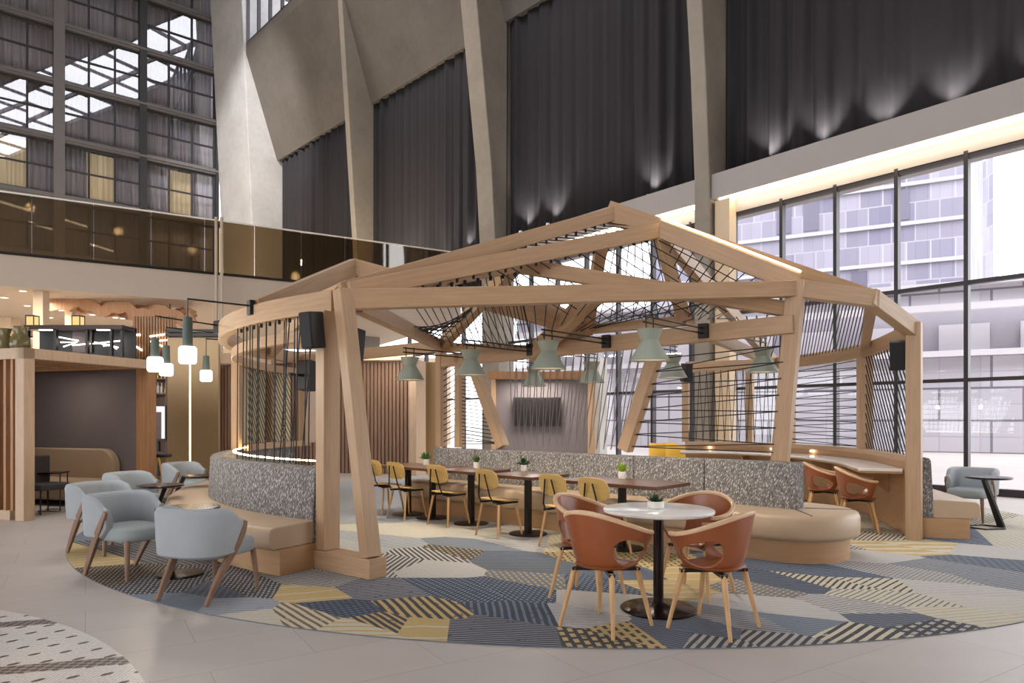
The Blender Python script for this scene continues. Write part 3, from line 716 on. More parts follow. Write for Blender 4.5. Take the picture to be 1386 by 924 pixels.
# ================================================================== PAVILION
def spline(pts, n=10):
    P = [Vector(p) for p in pts]; P = [P[0] * 2 - P[1]] + P + [P[-1] * 2 - P[-2]]; out = []
    for i in range(1, len(P) - 2):
        for k in range(n):
            t = k / n; a, b, c, d = P[i - 1:i + 3]
            out.append(.5 * ((2 * b) + (c - a) * t + (2 * a - 5 * b + 4 * c - d) * t * t + (3 * b - a - 3 * c + d) * t ** 3))
    out.append(P[-2]); return out
def arc(t0, t1, r, z=0, n=24): return [ring(t0 + (t1 - t0) * k / n, r, z) for k in range(n + 1)]
RR = [Vector((x, y, 0)) for x, y in ((4.80, 8.15), (5.12, 9.2), (5.38, 10.3), (5.38, 11.4), (5.15, 12.4), (4.6, 13.2), (3.5, 13.75))]
RP = spline(RR, 8)
def Z(p, z): return Vector((p.x, p.y, z))
pav = thing('timber_pavilion', 'faceted pale oak frame pavilion laced with black cords over the seating', 'pavilion', (RUG_C.x, RUG_C.y, RZ))
def part(name, mb, mat='oak', **kw): 
    return mb.build(name, mat, pav, world=True, **{'bevel': .006, 'smooth': 30, **kw})
def bm_(name, a, b, w=.12, h=.2, ext=0, up=(0, 0, 1), **kw): return part(name, MB().beam(a, b, w, h, up, ext, **kw))
NFL = Vector((-1.60, 6.50, 2.57)); NFR = Vector((3.07, 7.36, 2.84)); NR2 = WY(1180, 404, 7.62); NR = Vector((4.80, 8.15, 2.50))
P1 = Vector((1.215, 8.2, 3.90)); P2 = P1.lerp(NR2, .189)
S0, S1 = Vector((-1.2, 11.15, 0)), Vector((2.98, 7.30, 0)); SD = (S1 - S0).normalized(); SN = Vector((-SD.y, SD.x, 0))
if SN.y < 0: SN = -SN          # SN points to the far side of the spine
def SP(t, z, o=.06): return Z(S0.lerp(S1, t), z) + SN * o
def on_spine(px, py, o=.06):
    r = (px - CX) / F; a = S0 + SN * o; b = S1 + SN * o
    t = (r * a.y - a.x) / ((b.x - a.x) - r * (b.y - a.y)); p = a.lerp(b, t); p.z = EYE + (HY - py) / F * p.y; return p
# front left leg pair on its sill
vp = Vector((-1.77, 6.56, 0))
part('sill_block', MB().beam(Vector((-1.20, 6.13, .09 + RZ)), Vector((-1.86, 6.64, .09 + RZ)), .2, .18), 'oak')
bm_('post', Z(vp, .19), Z(vp, 2.47), .18, .14, up=(.75, -.66, 0))
bm_('leaning_post', Vector((-1.28, 6.18, .19)), Vector((-1.60, 6.46, 2.66)), .15, .13, up=(.75, -.66, 0))
# left ring
lp = arc(160, 239.5, 5.12, 2.575, 30)
sec = [(-.06, -.105), (.06, -.105), (.06, .105), (-.06, .105)]
part('ring_beam', MB().sweep(lp, sec), 'oak')
for th in (188, 172, 160): bm_('post', ring(th, 5.1, .98), ring(th, 5.1, 2.47), .2 if th == 188 else .14, .12, up=ring(th, 1, 0) - ring(th, 0, 0))
part('inner_rail', MB().sweep(arc(160, 236, 4.98, 2.30, 24), [(-.04, -.06), (.04, -.06), (.04, .06), (-.04, .06)]), 'oak')
part('inner_rail', MB().sweep(arc(160, 187, 4.98, 1.0, 10), [(-.04, -.05), (.04, -.05), (.04, .05), (-.04, .05)]), 'oak')
part('end_panel', MB().beam(ring(160, 5.1, 1.55), ring(152, 5.1, 1.55), .06, 1.1), 'oak_pale')
# front beam and right ring
bm_('front_beam', NFL, NFR, .13, .19, .05, h2=.165)
bm_('leaning_post', Vector((2.95, 7.62, .48)), NFR + Vector((0, 0, .09)), .16, .17, up=(.8, -.6, 0))
bm_('ring_beam', NFR, NR2, .13, .19, .05); bm_('ring_beam', NR2, NR, .13, .19, .05)
bm_('post', Vector((4.80, 8.15, RZ)), Vector((4.80, 8.15, 2.59)), .2, .16, up=(.8, -.6, 0))
part('ring_beam', MB().sweep([Z(p, 2.49) for p in RP], sec), 'oak')
PRB = Z(RP[17], 0)
for k in (17, 33, 40, 48): bm_('post', Z(RP[k], .99), Z(RP[k], 2.4), .2 if k == 17 else .14, .13, up=RP[min(k + 1, 48)] - RP[k - 1])
bm_('tie_beam', NR2, Z(RP[17], 2.58), .12, .18)
# roof members
C0, A0 = NFL + Vector((.05, .02, .09)), NFL + Vector((-.02, .12, .12))
bm_('roof_beam', A0, P1, .1, .16, .04)
bm_('roof_beam', P1 - (NR2 - P1).normalized() * .08, NR2 + Vector((0, 0, .03)), .1, .26, h2=.13)
bm_('roof_beam', C0, P2 + Vector((0, 0, -.02)), .1, .17)
bm_('roof_beam', P2, NFR + Vector((0, 0, .06)), .1, .2)
part('light_strip', MB().beam(P2 + Vector((.02, -.06, .115)), NFR + Vector((.02, -.06, .175)), .02, .02), 'led_warm', bevel=0)
EN = C0.lerp(P2, .63) + Vector((0, .1, -.1)); EN = WY(697, 359, EN.y)
bm_('roof_beam', C0 + Vector((0, .1, -.04)), EN, .1, .16); E2 = on_spine(1062, 418, .1); bm_('roof_beam', EN, E2, .1, .16)
K = on_spine(597, 468); bm_('post', SP(.0, .99), K, .15, .13, up=SD)
K2 = on_spine(622, 478); bm_('post', Z(K2, .99), K2, .12, .12, up=SD)
bm_('tie_beam', NFL + Vector((.1, .1, -.02)), K, .12, .16); bm_('roof_beam', K, EN, .12, .18)
MN = on_spine(722, 474); bm_('spine_chord', K + Vector((0, 0, -.02)), MN, .12, .14)
JL, JR = on_spine(795, 446), on_spine(927, 434)
bm_('spine_chord', MN, JL, .12, .15); bm_('spine_chord', JL, JR, .1, .12)
CM = C0.lerp(P2, .78)
bm_('roof_beam', MN + Vector((0, 0, -.05)), WY(806, 398, 8.2), .14, .24); bm_('roof_beam', WY(706, 402, 8.6), on_spine(785, 440), .12, .2)
bm_('roof_beam', JL, CM, .13, .2); bm_('roof_beam', JR, P2 - Vector((0, 0, .06)), .1, .15)
LB0, LB1 = on_spine(596, 489), on_spine(1070, 439)
bm_('spine_beam', LB0, LB1, .12, .2, .04)
R3 = Z(RP[36], 2.5); bm_('roof_beam', P2, R3, .12, .2); bm_('tie_beam', on_spine(935, 442) , R3 + Vector((0, 0, .0)), .1, .16)
Q1 = WY(479, 361, 9.0); bm_('roof_beam', ring(224, 5.1, 2.66), Q1, .12, .2, .03); bm_('roof_beam', Q1, JL, .12, .2)
bm_('roof_beam', Q1, ring(172, 5.1, 2.58), .12, .18); bm_('tie_beam', K, ring(160, 5.1, 2.55), .12, .18)
# leaning posts on the banquette
bm_('leaning_post', on_spine(681, 605), on_spine(640, 492), .14, .15, up=SD); bm_('leaning_post', on_spine(846, 609), on_spine(888, 478), .15, .16, up=SD)
# right low wall: counter face, rail
part('low_wall', MB().sweep([Z(p, 0) for p in RP], [(-.04, RZ), (.05, RZ), (.05, .92), (-.04, .92)]), 'base_laminate')
part('sill_rail', MB().sweep([Z(p, 0) for p in RP], [(-.09, .92), (.09, .92), (.09, .99), (-.09, .99)]), 'oak')
# ---- cords
CR = .0065
def lace(name, a0, a1, b0, b1, n, zig=True, r=CR, shift=0.0, mat='cord_black'):
    mb = MB(); pts = []
    if zig:
        for k in range(n + 1):
            t = k / n; pts += [a0.lerp(a1, t), b0.lerp(b1, min(1, t + .5 / n))]
        mb.v, mb.f = [], []
        for i in range(len(pts) - 1): mb.tube([pts[i], pts[i + 1]], r, 5)
    else:
        for k in range(n + 1):
            t = k / n; mb.tube([a0.lerp(a1, t), b0.lerp(b1, min(1, max(0, t + shift)))], r, 5)
    return part(name, mb, mat, bevel=0)
def lace_path(name, A, B, off=0, r=CR):
    mb = MB()
    for k in range(len(A)):
        mb.tube([A[k], B[k]], r, 5)
        if off and k + off < len(B): mb.tube([A[k], B[k + off]], r, 5)
    return part(name, mb, 'cord_black', bevel=0)
def hooks(A, r=.016):
    for p in A: part('cord_hook', MB().lathe([(.001, -.05), (r, -.045), (r, .0), (.001, .0)], p, 8, cap=False), 'cord_black', bevel=0)
ths = [236 - 2.15 * k for k in range(9)]
for dr in (5.16, 5.06): lace_path('cord_lacing', [ring(t, dr, 2.47) for t in ths], [ring(t - .3, dr, .985) for t in ths])
lace_path('cord_lacing', [ring(t, 5.12, 2.47) for t in ths[:3]], [ring(t - 2.1, 5.12, .985) for t in ths[:3]])
hooks([ring(t, 5.12, 2.475) for t in ths])
def diag_panel(fn, n, run, r, steps=6, **kw):
    mb = MB()
    for k in range(n + 1):
        a = -run + (1 + run) * k / n; b = a + run; t0, t1 = max(0, a), min(1, b)
        if t1 - t0 < .02: continue
        mb.tube([fn(lerp(t0, t1, q / steps), (b - lerp(t0, t1, q / steps)) / run) for q in range(steps + 1)], r, 5)
    return part('cord_lacing', mb, 'cord_black', bevel=0, **kw)
part('backing_panel', MB().sweep([ring(164 + 22 * k / 10, 5.14, 1.65) for k in range(11)], [(-.01, -.6), (.01, -.6), (.01, .6), (-.01, .6)]), 'lit_backdrop', bevel=0)  # panel added so the background behind the cords looks brightly lit
diag_panel(lambda u, w: ring(186 - 20 * u, 4.98, 1.06 + 1.18 * w), 27, .55, .007)
# spine lacing: fan on the left, upright zigzag in the middle, level zigzag at the right
lace('cord_lacing', K + Vector((0, 0, -.15)), SP(.0, 1.05), K2 + Vector((0, 0, -.02)), Z(K2, .99), 16, False, .008, -.14)
lace('cord_lacing', Z(K2, 2.2), Z(K2, 1.05), on_spine(640, 495), on_spine(680, 600), 20, False, .007, .1)
lace('cord_lacing', on_spine(690, 486), on_spine(868, 470), on_spine(690, 604), on_spine(842, 609), 17, mat='cord_black_lit')
lace('cord_lacing', on_spine(886, 486), on_spine(850, 604), on_spine(1064, 456), on_spine(1046, 612), 7)
# roof lacing
lace('cord_lacing', C0.lerp(P2, .42) - Vector((0, 0, .09)), C0.lerp(P2, .98) - Vector((0, 0, .09)), JL + Vector((0, 0, .05)), E2 + Vector((0, 0, .03)), 12, False)
lace('cord_lacing', P2.lerp(NFR, .05) - Vector((0, 0, .07)), P2.lerp(NFR, .72) - Vector((0, 0, .07)), JL.lerp(JR, .45), JR + Vector((.2, -.2, .05)), 9, False)
lace('cord_lacing', JL + Vector((0, 0, .05)), JR + Vector((0, 0, .05)), CM.lerp(P2, .15), P2 - Vector((0, 0, .1)), 8, False)
lace('cord_lacing', A0.lerp(P1, .45) - Vector((0, 0, .08)), A0.lerp(P1, .97) - Vector((0, 0, .08)), C0.lerp(P2, .5), C0.lerp(P2, .99), 14, False)
lace('cord_lacing', C0.lerp(EN, .3) - Vector((0, 0, .09)), EN - Vector((0, 0, .09)), K, K.lerp(MN, .95), 14, False)
lace('cord_lacing', EN - Vector((0, 0, .09)), EN.lerp(E2, .7) - Vector((0, 0, .09)), MN, JL, 11, False)
lace('cord_lacing', K.lerp(EN, .1), EN, K.lerp(MN, .3), MN, 13, False)
lace('cord_lacing', NFL.lerp(K, .3), K, EN.lerp(K, .9), EN.lerp(K, .1), 9)
hooks([C0.lerp(P2, t / 20) - Vector((0, 0, .085)) for t in range(4, 20)], .014); hooks([C0.lerp(EN, t / 12) - Vector((0, .04, .085)) for t in range(4, 13)], .018)
hooks([A0.lerp(P1, t / 24) - Vector((0, .02, .08)) for t in range(6, 24)], .014)
lace('cord_lacing', P2.lerp(R3, .3), P2.lerp(R3, .95), JR, on_spine(1060, 425), 10)
lace('cord_lacing', NFR.lerp(NR2, .1), NR2, Z(RP[32], 2.55), Z(RP[18], 2.55), 20, False, .0075)
rk = list(range(0, 17)); A = [Z(RP[0].lerp(RP[17], k / 17), 2.38) for k in range(18)]; B = [Z(RP[0].lerp(RP[17], k / 17), 1.0) for k in range(18)]
mb = MB()
for k in range(-12, 18):
    a = k / 17; b = a + .55
    def q(t): 
        # diagonal from the top going down towards the near post
        return t
    t0, t1 = max(0, a), min(1, b); z0 = 2.38 - (b - t1) / .55 * 1.38; z1 = 2.38 - (b - t0) / .55 * 1.38
    if t1 <= t0: continue
    mb.tube([Z(RP[0].lerp(RP[17], t1), z0), Z(RP[0].lerp(RP[17], t0), z1)], .0085, 5)
part('cord_lacing', mb, 'cord_black', bevel=0)
lace('cord_lacing', Z(RP[17], 2.36), Z(RP[17], 1.02), Z(RP[33], 2.36), Z(RP[33], 1.02), 11)
lace('cord_lacing', Z(RP[33], 2.4), Z(RP[48], 2.4), Z(RP[33], 1.0), Z(RP[48], 1.0), 14)
# glowing strip at the foot of the left cords
part('light_strip', MB().sweep(arc(182, 236, 4.98, 1.005, 24), [(-.02, 0), (.02, 0), (.02, .012), (-.02, .012)]), 'led_warm', bevel=0)

# ------------------------------------------------------------------ built-in benches
def bench(name, label, path, ends=True):
    t = thing(name, label, 'bench', Z(path[len(path) // 2], RZ))
    MB().sweep([Z(p, 0) for p in path], [(.06, RZ), (.56, RZ), (.56, .25), (.06, .25)]).build('base', 'base_laminate', t, world=True, bevel=.005)
    cs = [(.16, .25), (.63, .25), (.665, .275), (.67, .33), (.67, .40), (.655, .435), (.62, .455), (.16, .47)]
    MB().sweep([Z(p, 0) for p in path], cs).build('seat_cushion', 'tan_vinyl', t, world=True, bevel=.012, smooth=50)
    MB().sweep([Z(p, 0) for p in path], [(-.02, .25), (.19, .25), (.155, .93), (.14, .965), (.10, .975), (0.0, .975), (-.02, .96)]).build('backrest', 'leaf_print', t, world=True, bevel=.008, smooth=50)
    return t
bench('curved_bench', 'curved tan bench with grey leaf-print back along the left side of the pavilion', arc(163, 238.2, 5.12, 0, 36))
RO = [p + Vector((d.y, -d.x, 0)).normalized() * .06 for p, d in ((RP[i], RP[i + 1] - RP[max(i - 1, 0)]) for i in range(1, 17))]
bench('curved_bench', 'short tan bench end with patterned back beside the right-hand post', RO)
# banquette on the spine
bq = thing('double_banquette', 'long double-sided tan banquette with grey leaf-print back and rounded near end', 'banquette', (S0 + S1) / 2 + Vector((0, 0, RZ)))
def stadium(r, n=24):
    a0 = math.atan2(-SN.y, -SN.x); pts = [Z(S0, 0).to_2d() + SN.to_2d() * r, Z(S0, 0).to_2d() - SN.to_2d() * r]
    for k in range(n + 1):
        a = a0 + PI * k / n; pts.append(S1.to_2d() + Vector((math.cos(a), math.sin(a))) * r)
    return pts
chk = stadium(1)
if (chk[2 + 12] - S1.to_2d()).dot(SD.to_2d()) < 0:
    def stadium(r, n=24):
        a0 = math.atan2(-SN.y, -SN.x); pts = [S0.to_2d() + SN.to_2d() * r, S0.to_2d() - SN.to_2d() * r]
        for k in range(n + 1):
            a = a0 - PI * k / n; pts.append(S1.to_2d() + Vector((math.cos(a), math.sin(a))) * r)
        return pts
def layered(mb, layers):
    rings = [stadium(r) for r, z in layers]; n = len(rings[0]); vs = []
    for (r, z), pts in zip(layers, rings): vs += [Vector((p.x, p.y, z)) for p in pts]
    fs = [tuple(range(n - 1, -1, -1)), tuple((len(layers) - 1) * n + k for k in range(n))]
    for j in range(len(layers) - 1):
        for k in range(n): fs.append((j * n + k, j * n + (k + 1) % n, (j + 1) * n + (k + 1) % n, (j + 1) * n + k))
    return mb.add(vs, fs)
layered(MB(), [(.57, RZ), (.57, .235)]).build('base', 'base_laminate', bq, world=True)
layered(MB(), [(.62, .235), (.655, .25), (.665, .28), (.665, .44), (.65, .475), (.615, .49)]).build('seat_cushion', 'tan_vinyl', bq, world=True, smooth=50)
for k in range(6):
    a = S0.lerp(S1, k / 6) + SD * (.003 if k else 0); b = S0.lerp(S1, (k + 1) / 6) - SD * .003
    if k == 5: b = S1 + SD * .10
    MB().beam(Z(a, .722), Z(b, .722), .22, .51).build('back_panel', 'leaf_print', bq, world=True, bevel=.02, seg=3)
for k, a in enumerate((.5, -.9)):
    dv = Matrix.Rotation(a, 3, 'Z') @ SD
    MB().beam(Z(S1 + dv * .14, .491), Z(S1 + dv * .62, .489), .012, .008).build('seam', 'dark_fabric', bq, world=True, smooth=0)
# bar counter
bar = thing('bar_counter', 'curved pale counter shelf along the low wall on the right', 'counter', Z(RP[20], RZ))
cp = [Z(p, 0) for p in RP[2:]]
MB().sweep(cp, [(-.55, .79), (-.06, .79), (-.06, .825), (-.55, .825)]).build('counter_top', 'white_stone', bar, world=True, bevel=.004)
MB().sweep(cp, [(-.54, .765), (-.06, .765), (-.06, .79), (-.54, .79)]).build('counter_core', 'base_laminate', bar, world=True)
for k in (8, 16, 24, 32, 40):
    a = RP[k]; dd = (RP[k + 1] - RP[k - 1]).normalized(); out = Vector((dd.y, -dd.x, 0))
    MB().extrude([Z(a - out * .045, .76), Z(a - out * .45, .76), Z(a - out * .045, .45)], dd * .03).build('bracket', 'base_laminate', bar, world=True)
for k, (px, py) in enumerate(((958, 606), (1047, 608), (1105, 613))):
    i = min(range(len(RP)), key=lambda j: abs(CX + F * RP[j].x / RP[j].y - px) + (0 if RP[j].y < 13 else 9))
    a = RP[i]; dd = (RP[min(i + 1, 48)] - RP[max(i - 1, 0)]).normalized(); out = Vector((dd.y, -dd.x, 0))
    p = Z(a - out * .07, .885)
    t = MB(); t.box(p, (.05, .05, .03), math.atan2(dd.y, dd.x)); tag(t.build('puck_light', 'bulb', bevel=.006), 'small glowing light on the low wall above the counter, %s' % ('left of the tilted post', 'just left of the tilted post', 'right of the tilted post')[k], 'light')
# ================================================================== FURNITURE
import bmesh
def rot_to(fx, fy): return math.atan2(fy, fx) - PI / 2      # things face +Y in their own frame
def facing(a, b): v = Vector(b) - Vector(a); return rot_to(v.x, v.y)
# ---------------- upholstered tub chair (faces +Y)
def make_tub(label, loc, rz, group):
    t = thing('tub_chair', label, 'armchair', loc, rz, group)
    # curved back: U plan, thick shell; u -1..1 from left arm front to right arm front
    def plan(u):
        a = u * PI * .5; k = abs(u)
        if k < .62: 
            ang = u / .62 * PI / 2; sn, cs = math.sin(ang), math.cos(ang); ee = .62; return Vector((.248 * math.copysign(abs(sn) ** ee, sn), -.05 - .235 * max(0, cs) ** ee, 0)), Vector((math.copysign(abs(sn) ** 1.5, sn), -max(0, cs) ** 1.5, 0)).normalized()
        s = (k - .62) / .38; sg = 1 if u > 0 else -1
        return Vector((sg * (.248 - .008 * s), -.05 + .15 * s, 0)), Vector((sg, 0, 0))
    n = 44; vs = []; prof_n = 12
    for i in range(n + 1):
        u = -1 + 2 * i / n; p, o = plan(u); k = abs(u)
        sm = max(0, (k - .48) / .52); e = sm * sm * (3 - 2 * sm)
        zt = .742 - .115 * e; zb = .355 + .09 * max(0, (k - .78) / .22) ** 1.5; th = .075 - .018 * e
        lean = .016
        for z_, oo in ((zb, 0), (zb, th * .5), (zb + .02, th), (lerp(zb, zt, .35), th + .008), (zt - .05, th + lean), (zt - .015, th * .85 + lean), (zt, th * .45 + lean), (zt - .015, .005 + lean), (zt - .05, -.01 + lean), (lerp(zb, zt, .4), -.012), (zb + .03, -.008), (zb + .01, -.004)):
            vs.append(p + o * (oo - .02) + Vector((0, 0, z_)))
    m = prof_n; fs = []
    for i in range(n):
        for j in range(m): fs.append((i * m + j, (i + 1) * m + j, (i + 1) * m + (j + 1) % m, i * m + (j + 1) % m))
    fs += [tuple(range(m)), tuple(n * m + j for j in reversed(range(m)))]
    MB().add(vs, fs).build('backrest', 'blue_grey_fabric', t, smooth=60, bevel=.006)
    # seat cushion: rounded plan, domed top
    pl = []
    for k in range(40):
        a = 2 * PI * k / 40; c, s = math.cos(a), math.sin(a); e = .55
        pl.append(Vector((math.copysign(abs(c) ** e, c) * .245, .055 + math.copysign(abs(s) ** e, s) * .295, 0)))
    vs = []; ctr = Vector((0, .055, 0))
    lay = [(.94, .335), (1.0, .35), (1.02, .39), (1.0, .43), (.93, .452), (.6, .462), (.2, .465)]
    for k, z in lay: vs += [ctr + (p - ctr) * k + Vector((0, 0, z)) for p in pl]
    fs = [tuple(reversed(range(40))), tuple((len(lay) - 1) * 40 + k for k in range(40))]
    for j in range(len(lay) - 1):
        for k in range(40): fs.append((j * 40 + k, j * 40 + (k + 1) % 40, (j + 1) * 40 + (k + 1) % 40, (j + 1) * 40 + k))
    MB().add(vs, fs).build('seat_cushion', 'seat_blue', t, smooth=70)
    for sg in (-1, 1):
        MB().tube([Vector((sg * .205, .285, .35)), Vector((sg * .215, .302, .18)), Vector((sg * .225, .315, 0))], .026, 8, scales=[1, .85, .6]).build('leg', 'leg_walnut', t, smooth=60)
        pts = [Vector((sg * x * .89, y, z)) for x, y, z in ((.318, .105, .61), (.322, .075, .54), (.318, .01, .43), (.30, -.08, .31), (.285, -.17, .17), (.272, -.27, .0))]
        MB().sweep(spline(pts, 5), [(-.016, -.026), (.016, -.026), (.016, .026), (-.016, .026)], up=(0, 1, 0), scales=[.75 + .45 * math.sin(PI * k / 25) for k in range(26)]).build('leg', 'leg_walnut', t, bevel=.006, smooth=50)
    return t
# ---------------- dark round side table with a slanted stem
def side_table(label, loc, rz, h, r, group=None, lean=.16, base='disc', st0=None):
    t = thing('side_table', label, 'side table', loc, rz, group)
    MB().lathe([(0.001, h - .028), (r * .9, h - .028), (r, h - .016), (r, h - .006), (r - .006, h), (0.001, h)], n=40, cap=False).build('tabletop', 'dark_bronze', t)
    MB().beam(Vector((lean * .35 if st0 is None else -st0, 0, h - .025)), Vector((-lean, 0, .012)), .05, .05, w2=.11, h2=.03).build('stem', 'black_metal', t, bevel=.004)
    if base == 'disc': MB().lathe([(0.001, 0), (.20, 0), (.205, .008), (.195, .02), (0.001, .03)], (-lean * (.4 if st0 is None else 1.1), 0, 0), 36, cap=False).build('base', 'dark_bronze', t)
    else: 
        mb = MB(); mb.tube([Vector((-lean, 0, .014)), Vector((-lean + .12, .17, .014)), Vector((.2, .16, .014)), Vector((.25, 0, .014)), Vector((.2, -.16, .014)), Vector((-lean + .12, -.17, .014))], .014, 6, closed=True); mb.build('base', 'black_metal', t)
    return t
g = 'pale blue tub chairs of the left lounge'
tub = make_tub('pale blue-grey tub chair nearest the camera, seen from behind beside the curved bench', (-2.46, 5.52, RZ), math.radians(70) - PI / 2, g)
for x, y, a, lab in ((-3.56, 6.34, -27, 'pale blue-grey tub chair facing right across the nearest side table'),
                     (-4.42, 7.42, -25, 'pale blue-grey tub chair behind the one that faces the nearest table, partly hidden'),
                     (-4.9, 8.9, -15, 'pale blue-grey tub chair in front of the grey booth, only its back showing'),
                     (-5.2, 10.95, -20, 'farthest pale blue-grey tub chair, beside the end of the curved bench')):
    copy_tree(tub, (x, y, RZ if (Vector((x, y)) - RUG_C).length < RUG_R else RZ), math.radians(a) - PI / 2, lab)
side_table('small round dark side table nearest the camera, between two tub chairs', (-2.98, 6.28, RZ), .2, .62, .275, 'dark side tables in the left lounge')
side_table('small round dark side table in the middle of the lounge row', (-4.35, 8.45, RZ), .5, .62, .265, 'dark side tables in the left lounge')
side_table('farthest small dark side table beside the curved bench', (-4.5, 9.9, RZ), math.radians(11), .62, .265, 'dark side tables in the left lounge', .5, 'disc', .24)

# ---------------- orange shell chair (faces +Y)
def make_shell(label, loc, rz, group):
    t = thing('shell_chair', label, 'chair', loc, rz, group)
    NU, NV = 120, 36
    def rim(u):
        ang = u * math.radians(128)      # 0 = back middle
        x = .30 * math.sin(ang); y = .02 - .265 * math.cos(ang)
        k = abs(u); e = k * k * (3 - 2 * k)
        return Vector((x * (1 + .02 * k), y + .02 * k, .80 - .15 * e)), ang
    def foot(u):
        ang = u * math.radians(128); return Vector((.165 * math.sin(ang), .02 - .165 * math.cos(ang), .425 + .012 * abs(u)))
    def surf(u, v):
        r, ang = rim(u); f = foot(u); w = v ** .5
        p = Vector((lerp(f.x, r.x, w), lerp(f.y, r.y, w), lerp(f.z, r.z, v)))
        return p
    holes = [(s * .61, .40, .275, .33) for s in (-1, 1)]
    us = [-1 + 2 * i / NU for i in range(NU + 1)]; pos = {}; inside = {}
    for i, u in enumerate(us):
        for j in range(NV + 1):
            v = j / NV; pos[i, j] = (u, v); inside[i, j] = None
            for h, (hu, hv, ru, rv_) in enumerate(holes):
                if ((u - hu) / ru) ** 2 + ((v - hv) / rv_) ** 2 < 1: inside[i, j] = h
    for (i, j), h in list(inside.items()):
        if h is None: continue
        nb = [(i + a, j + b) for a in (-1, 0, 1) for b in (-1, 0, 1)]
        if any(inside.get(q, h) is None for q in nb):
            hu, hv, ru, rv_ = holes[h]; u, v = pos[i, j]; a = math.atan2((v - hv) / rv_, (u - hu) / ru)
            pos[i, j] = (hu + ru * math.cos(a), hv + rv_ * math.sin(a))
    # front edge of the arms slopes back towards the seat
    def shape(u, v):
        k = 1 - .30 * (1 - v) * 0; return surf(u * k, v)
    idx = {}; vs = []; fs = []
    def vid(i, j):
        if (i, j) not in idx: idx[i, j] = len(vs); vs.append(shape(*pos[i, j]))
        return idx[i, j]
    for i in range(NU):
        for j in range(NV):
            q = [(i, j), (i + 1, j), (i + 1, j + 1), (i, j + 1)]
            if all(inside[k] is not None for k in q): continue
            fs.append([vid(*k) for k in q])
    o = MB().add(vs, fs).build('shell', 'orange_shell', t, smooth=80, solid=.014)
    # bent timber rim
    pts = [rim(-1 + 2 * k / 60)[0] + Vector((0, 0, .008)) for k in range(61)]
    pts = [pts[0] + (pts[0] - pts[1]).normalized() * .012] + pts + [pts[-1] + (pts[-1] - pts[-2]).normalized() * .012]
    MB().sweep(pts, [(-.012, -.016), (.012, -.016), (.017, 0), (.012, .014), (-.012, .014), (-.017, 0)]).build('rim', 'rim_oak', t, bevel=.004, smooth=60)
    # seat pan
    vs = []; n = 48
    for r, z in ((.12, .405), (1.0, .425), (1.06, .438), (1.0, .448), (.6, .436), (.05, .43)):
        for k in range(n):
            a = 2 * PI * k / n; c, s = math.cos(a), math.sin(a); e = .75
            vs.append(Vector((math.copysign(abs(c) ** e, c) * .185 * r, .015 + math.copysign(abs(s) ** e, s) * .195 * r, z - (.012 if s > .75 and r > .9 else 0))))
    fs = [tuple(reversed(range(n))), tuple(5 * n + k for k in range(n))]
    for j in range(5):
        for k in range(n): fs.append((j * n + k, j * n + (k + 1) % n, (j + 1) * n + (k + 1) % n, (j + 1) * n + k))
    MB().add(vs, fs).build('seat', 'orange_shell', t, smooth=60)
    mb = MB(); mb.beam(Vector((-.17, -.15, .40)), Vector((.17, .17, .40)), .04, .022); mb.beam(Vector((.17, -.15, .398)), Vector((-.17, .17, .398)), .04, .022); mb.build('under_frame', 'black_metal', t, smooth=0)
    for sx in (-1, 1):
        for sy in (-1, 1):
            MB().taper(Vector((sx * .155, .01 + sy * .145, .408)), Vector((sx * .225, .01 + sy * .225, .004)), .021, .0125, 12).build('leg', 'leg_oak', t, smooth=60)
    return t
TB = Vector((1.10, 5.13, RZ))
g = 'orange shell chairs around the round white table'
shell = make_shell('orange shell chair at the round white table, front left', (.64, 4.70, RZ), facing((.64, 4.70), (1.13, 5.2)), g)
for x, y, tx, ty, lab in ((1.385, 4.66, .88, 5.12, 'orange shell chair at the round white table, front right'),
                        (.60, 5.50, 1.2, 5.1, 'orange shell chair at the round white table, rear left, half hidden'),
                        (1.52, 5.62, 1.0, 5.05, 'orange shell chair at the round white table, rear right against the banquette')):
    copy_tree(shell, (x, y, RZ), facing((x, y), (tx, ty)), lab)
for x, y, lab in ((4.40, 8.72, 'orange shell chair at the counter, nearer the right-hand post'), (4.42, 9.72, 'orange shell chair at the counter, half behind the banquette end')):
    copy_tree(shell, (x, y, RZ), facing((0, 0), (.93, -.36)), lab, 'orange shell chairs at the curved counter')
# ---------------- round white table
t = thing('round_table', 'round white stone table on a dark pedestal between four orange chairs', 'table', TB)
MB().lathe([(0.001, .725), (.395, .725), (.41, .733), (.412, .745), (.41, .752), (.404, .756), (0.001, .756)], n=64, cap=False).build('tabletop', 'white_stone', t)
MB().lathe([(.038, .02), (.038, .725)], n=24).build('pedestal', 'dark_bronze', t)
MB().lathe([(0.001, 0), (.28, 0), (.285, .008), (.275, .016), (.12, .028), (.05, .05), (.04, .06), (0.001, .06)], n=56, cap=False).build('base', 'dark_bronze', t)
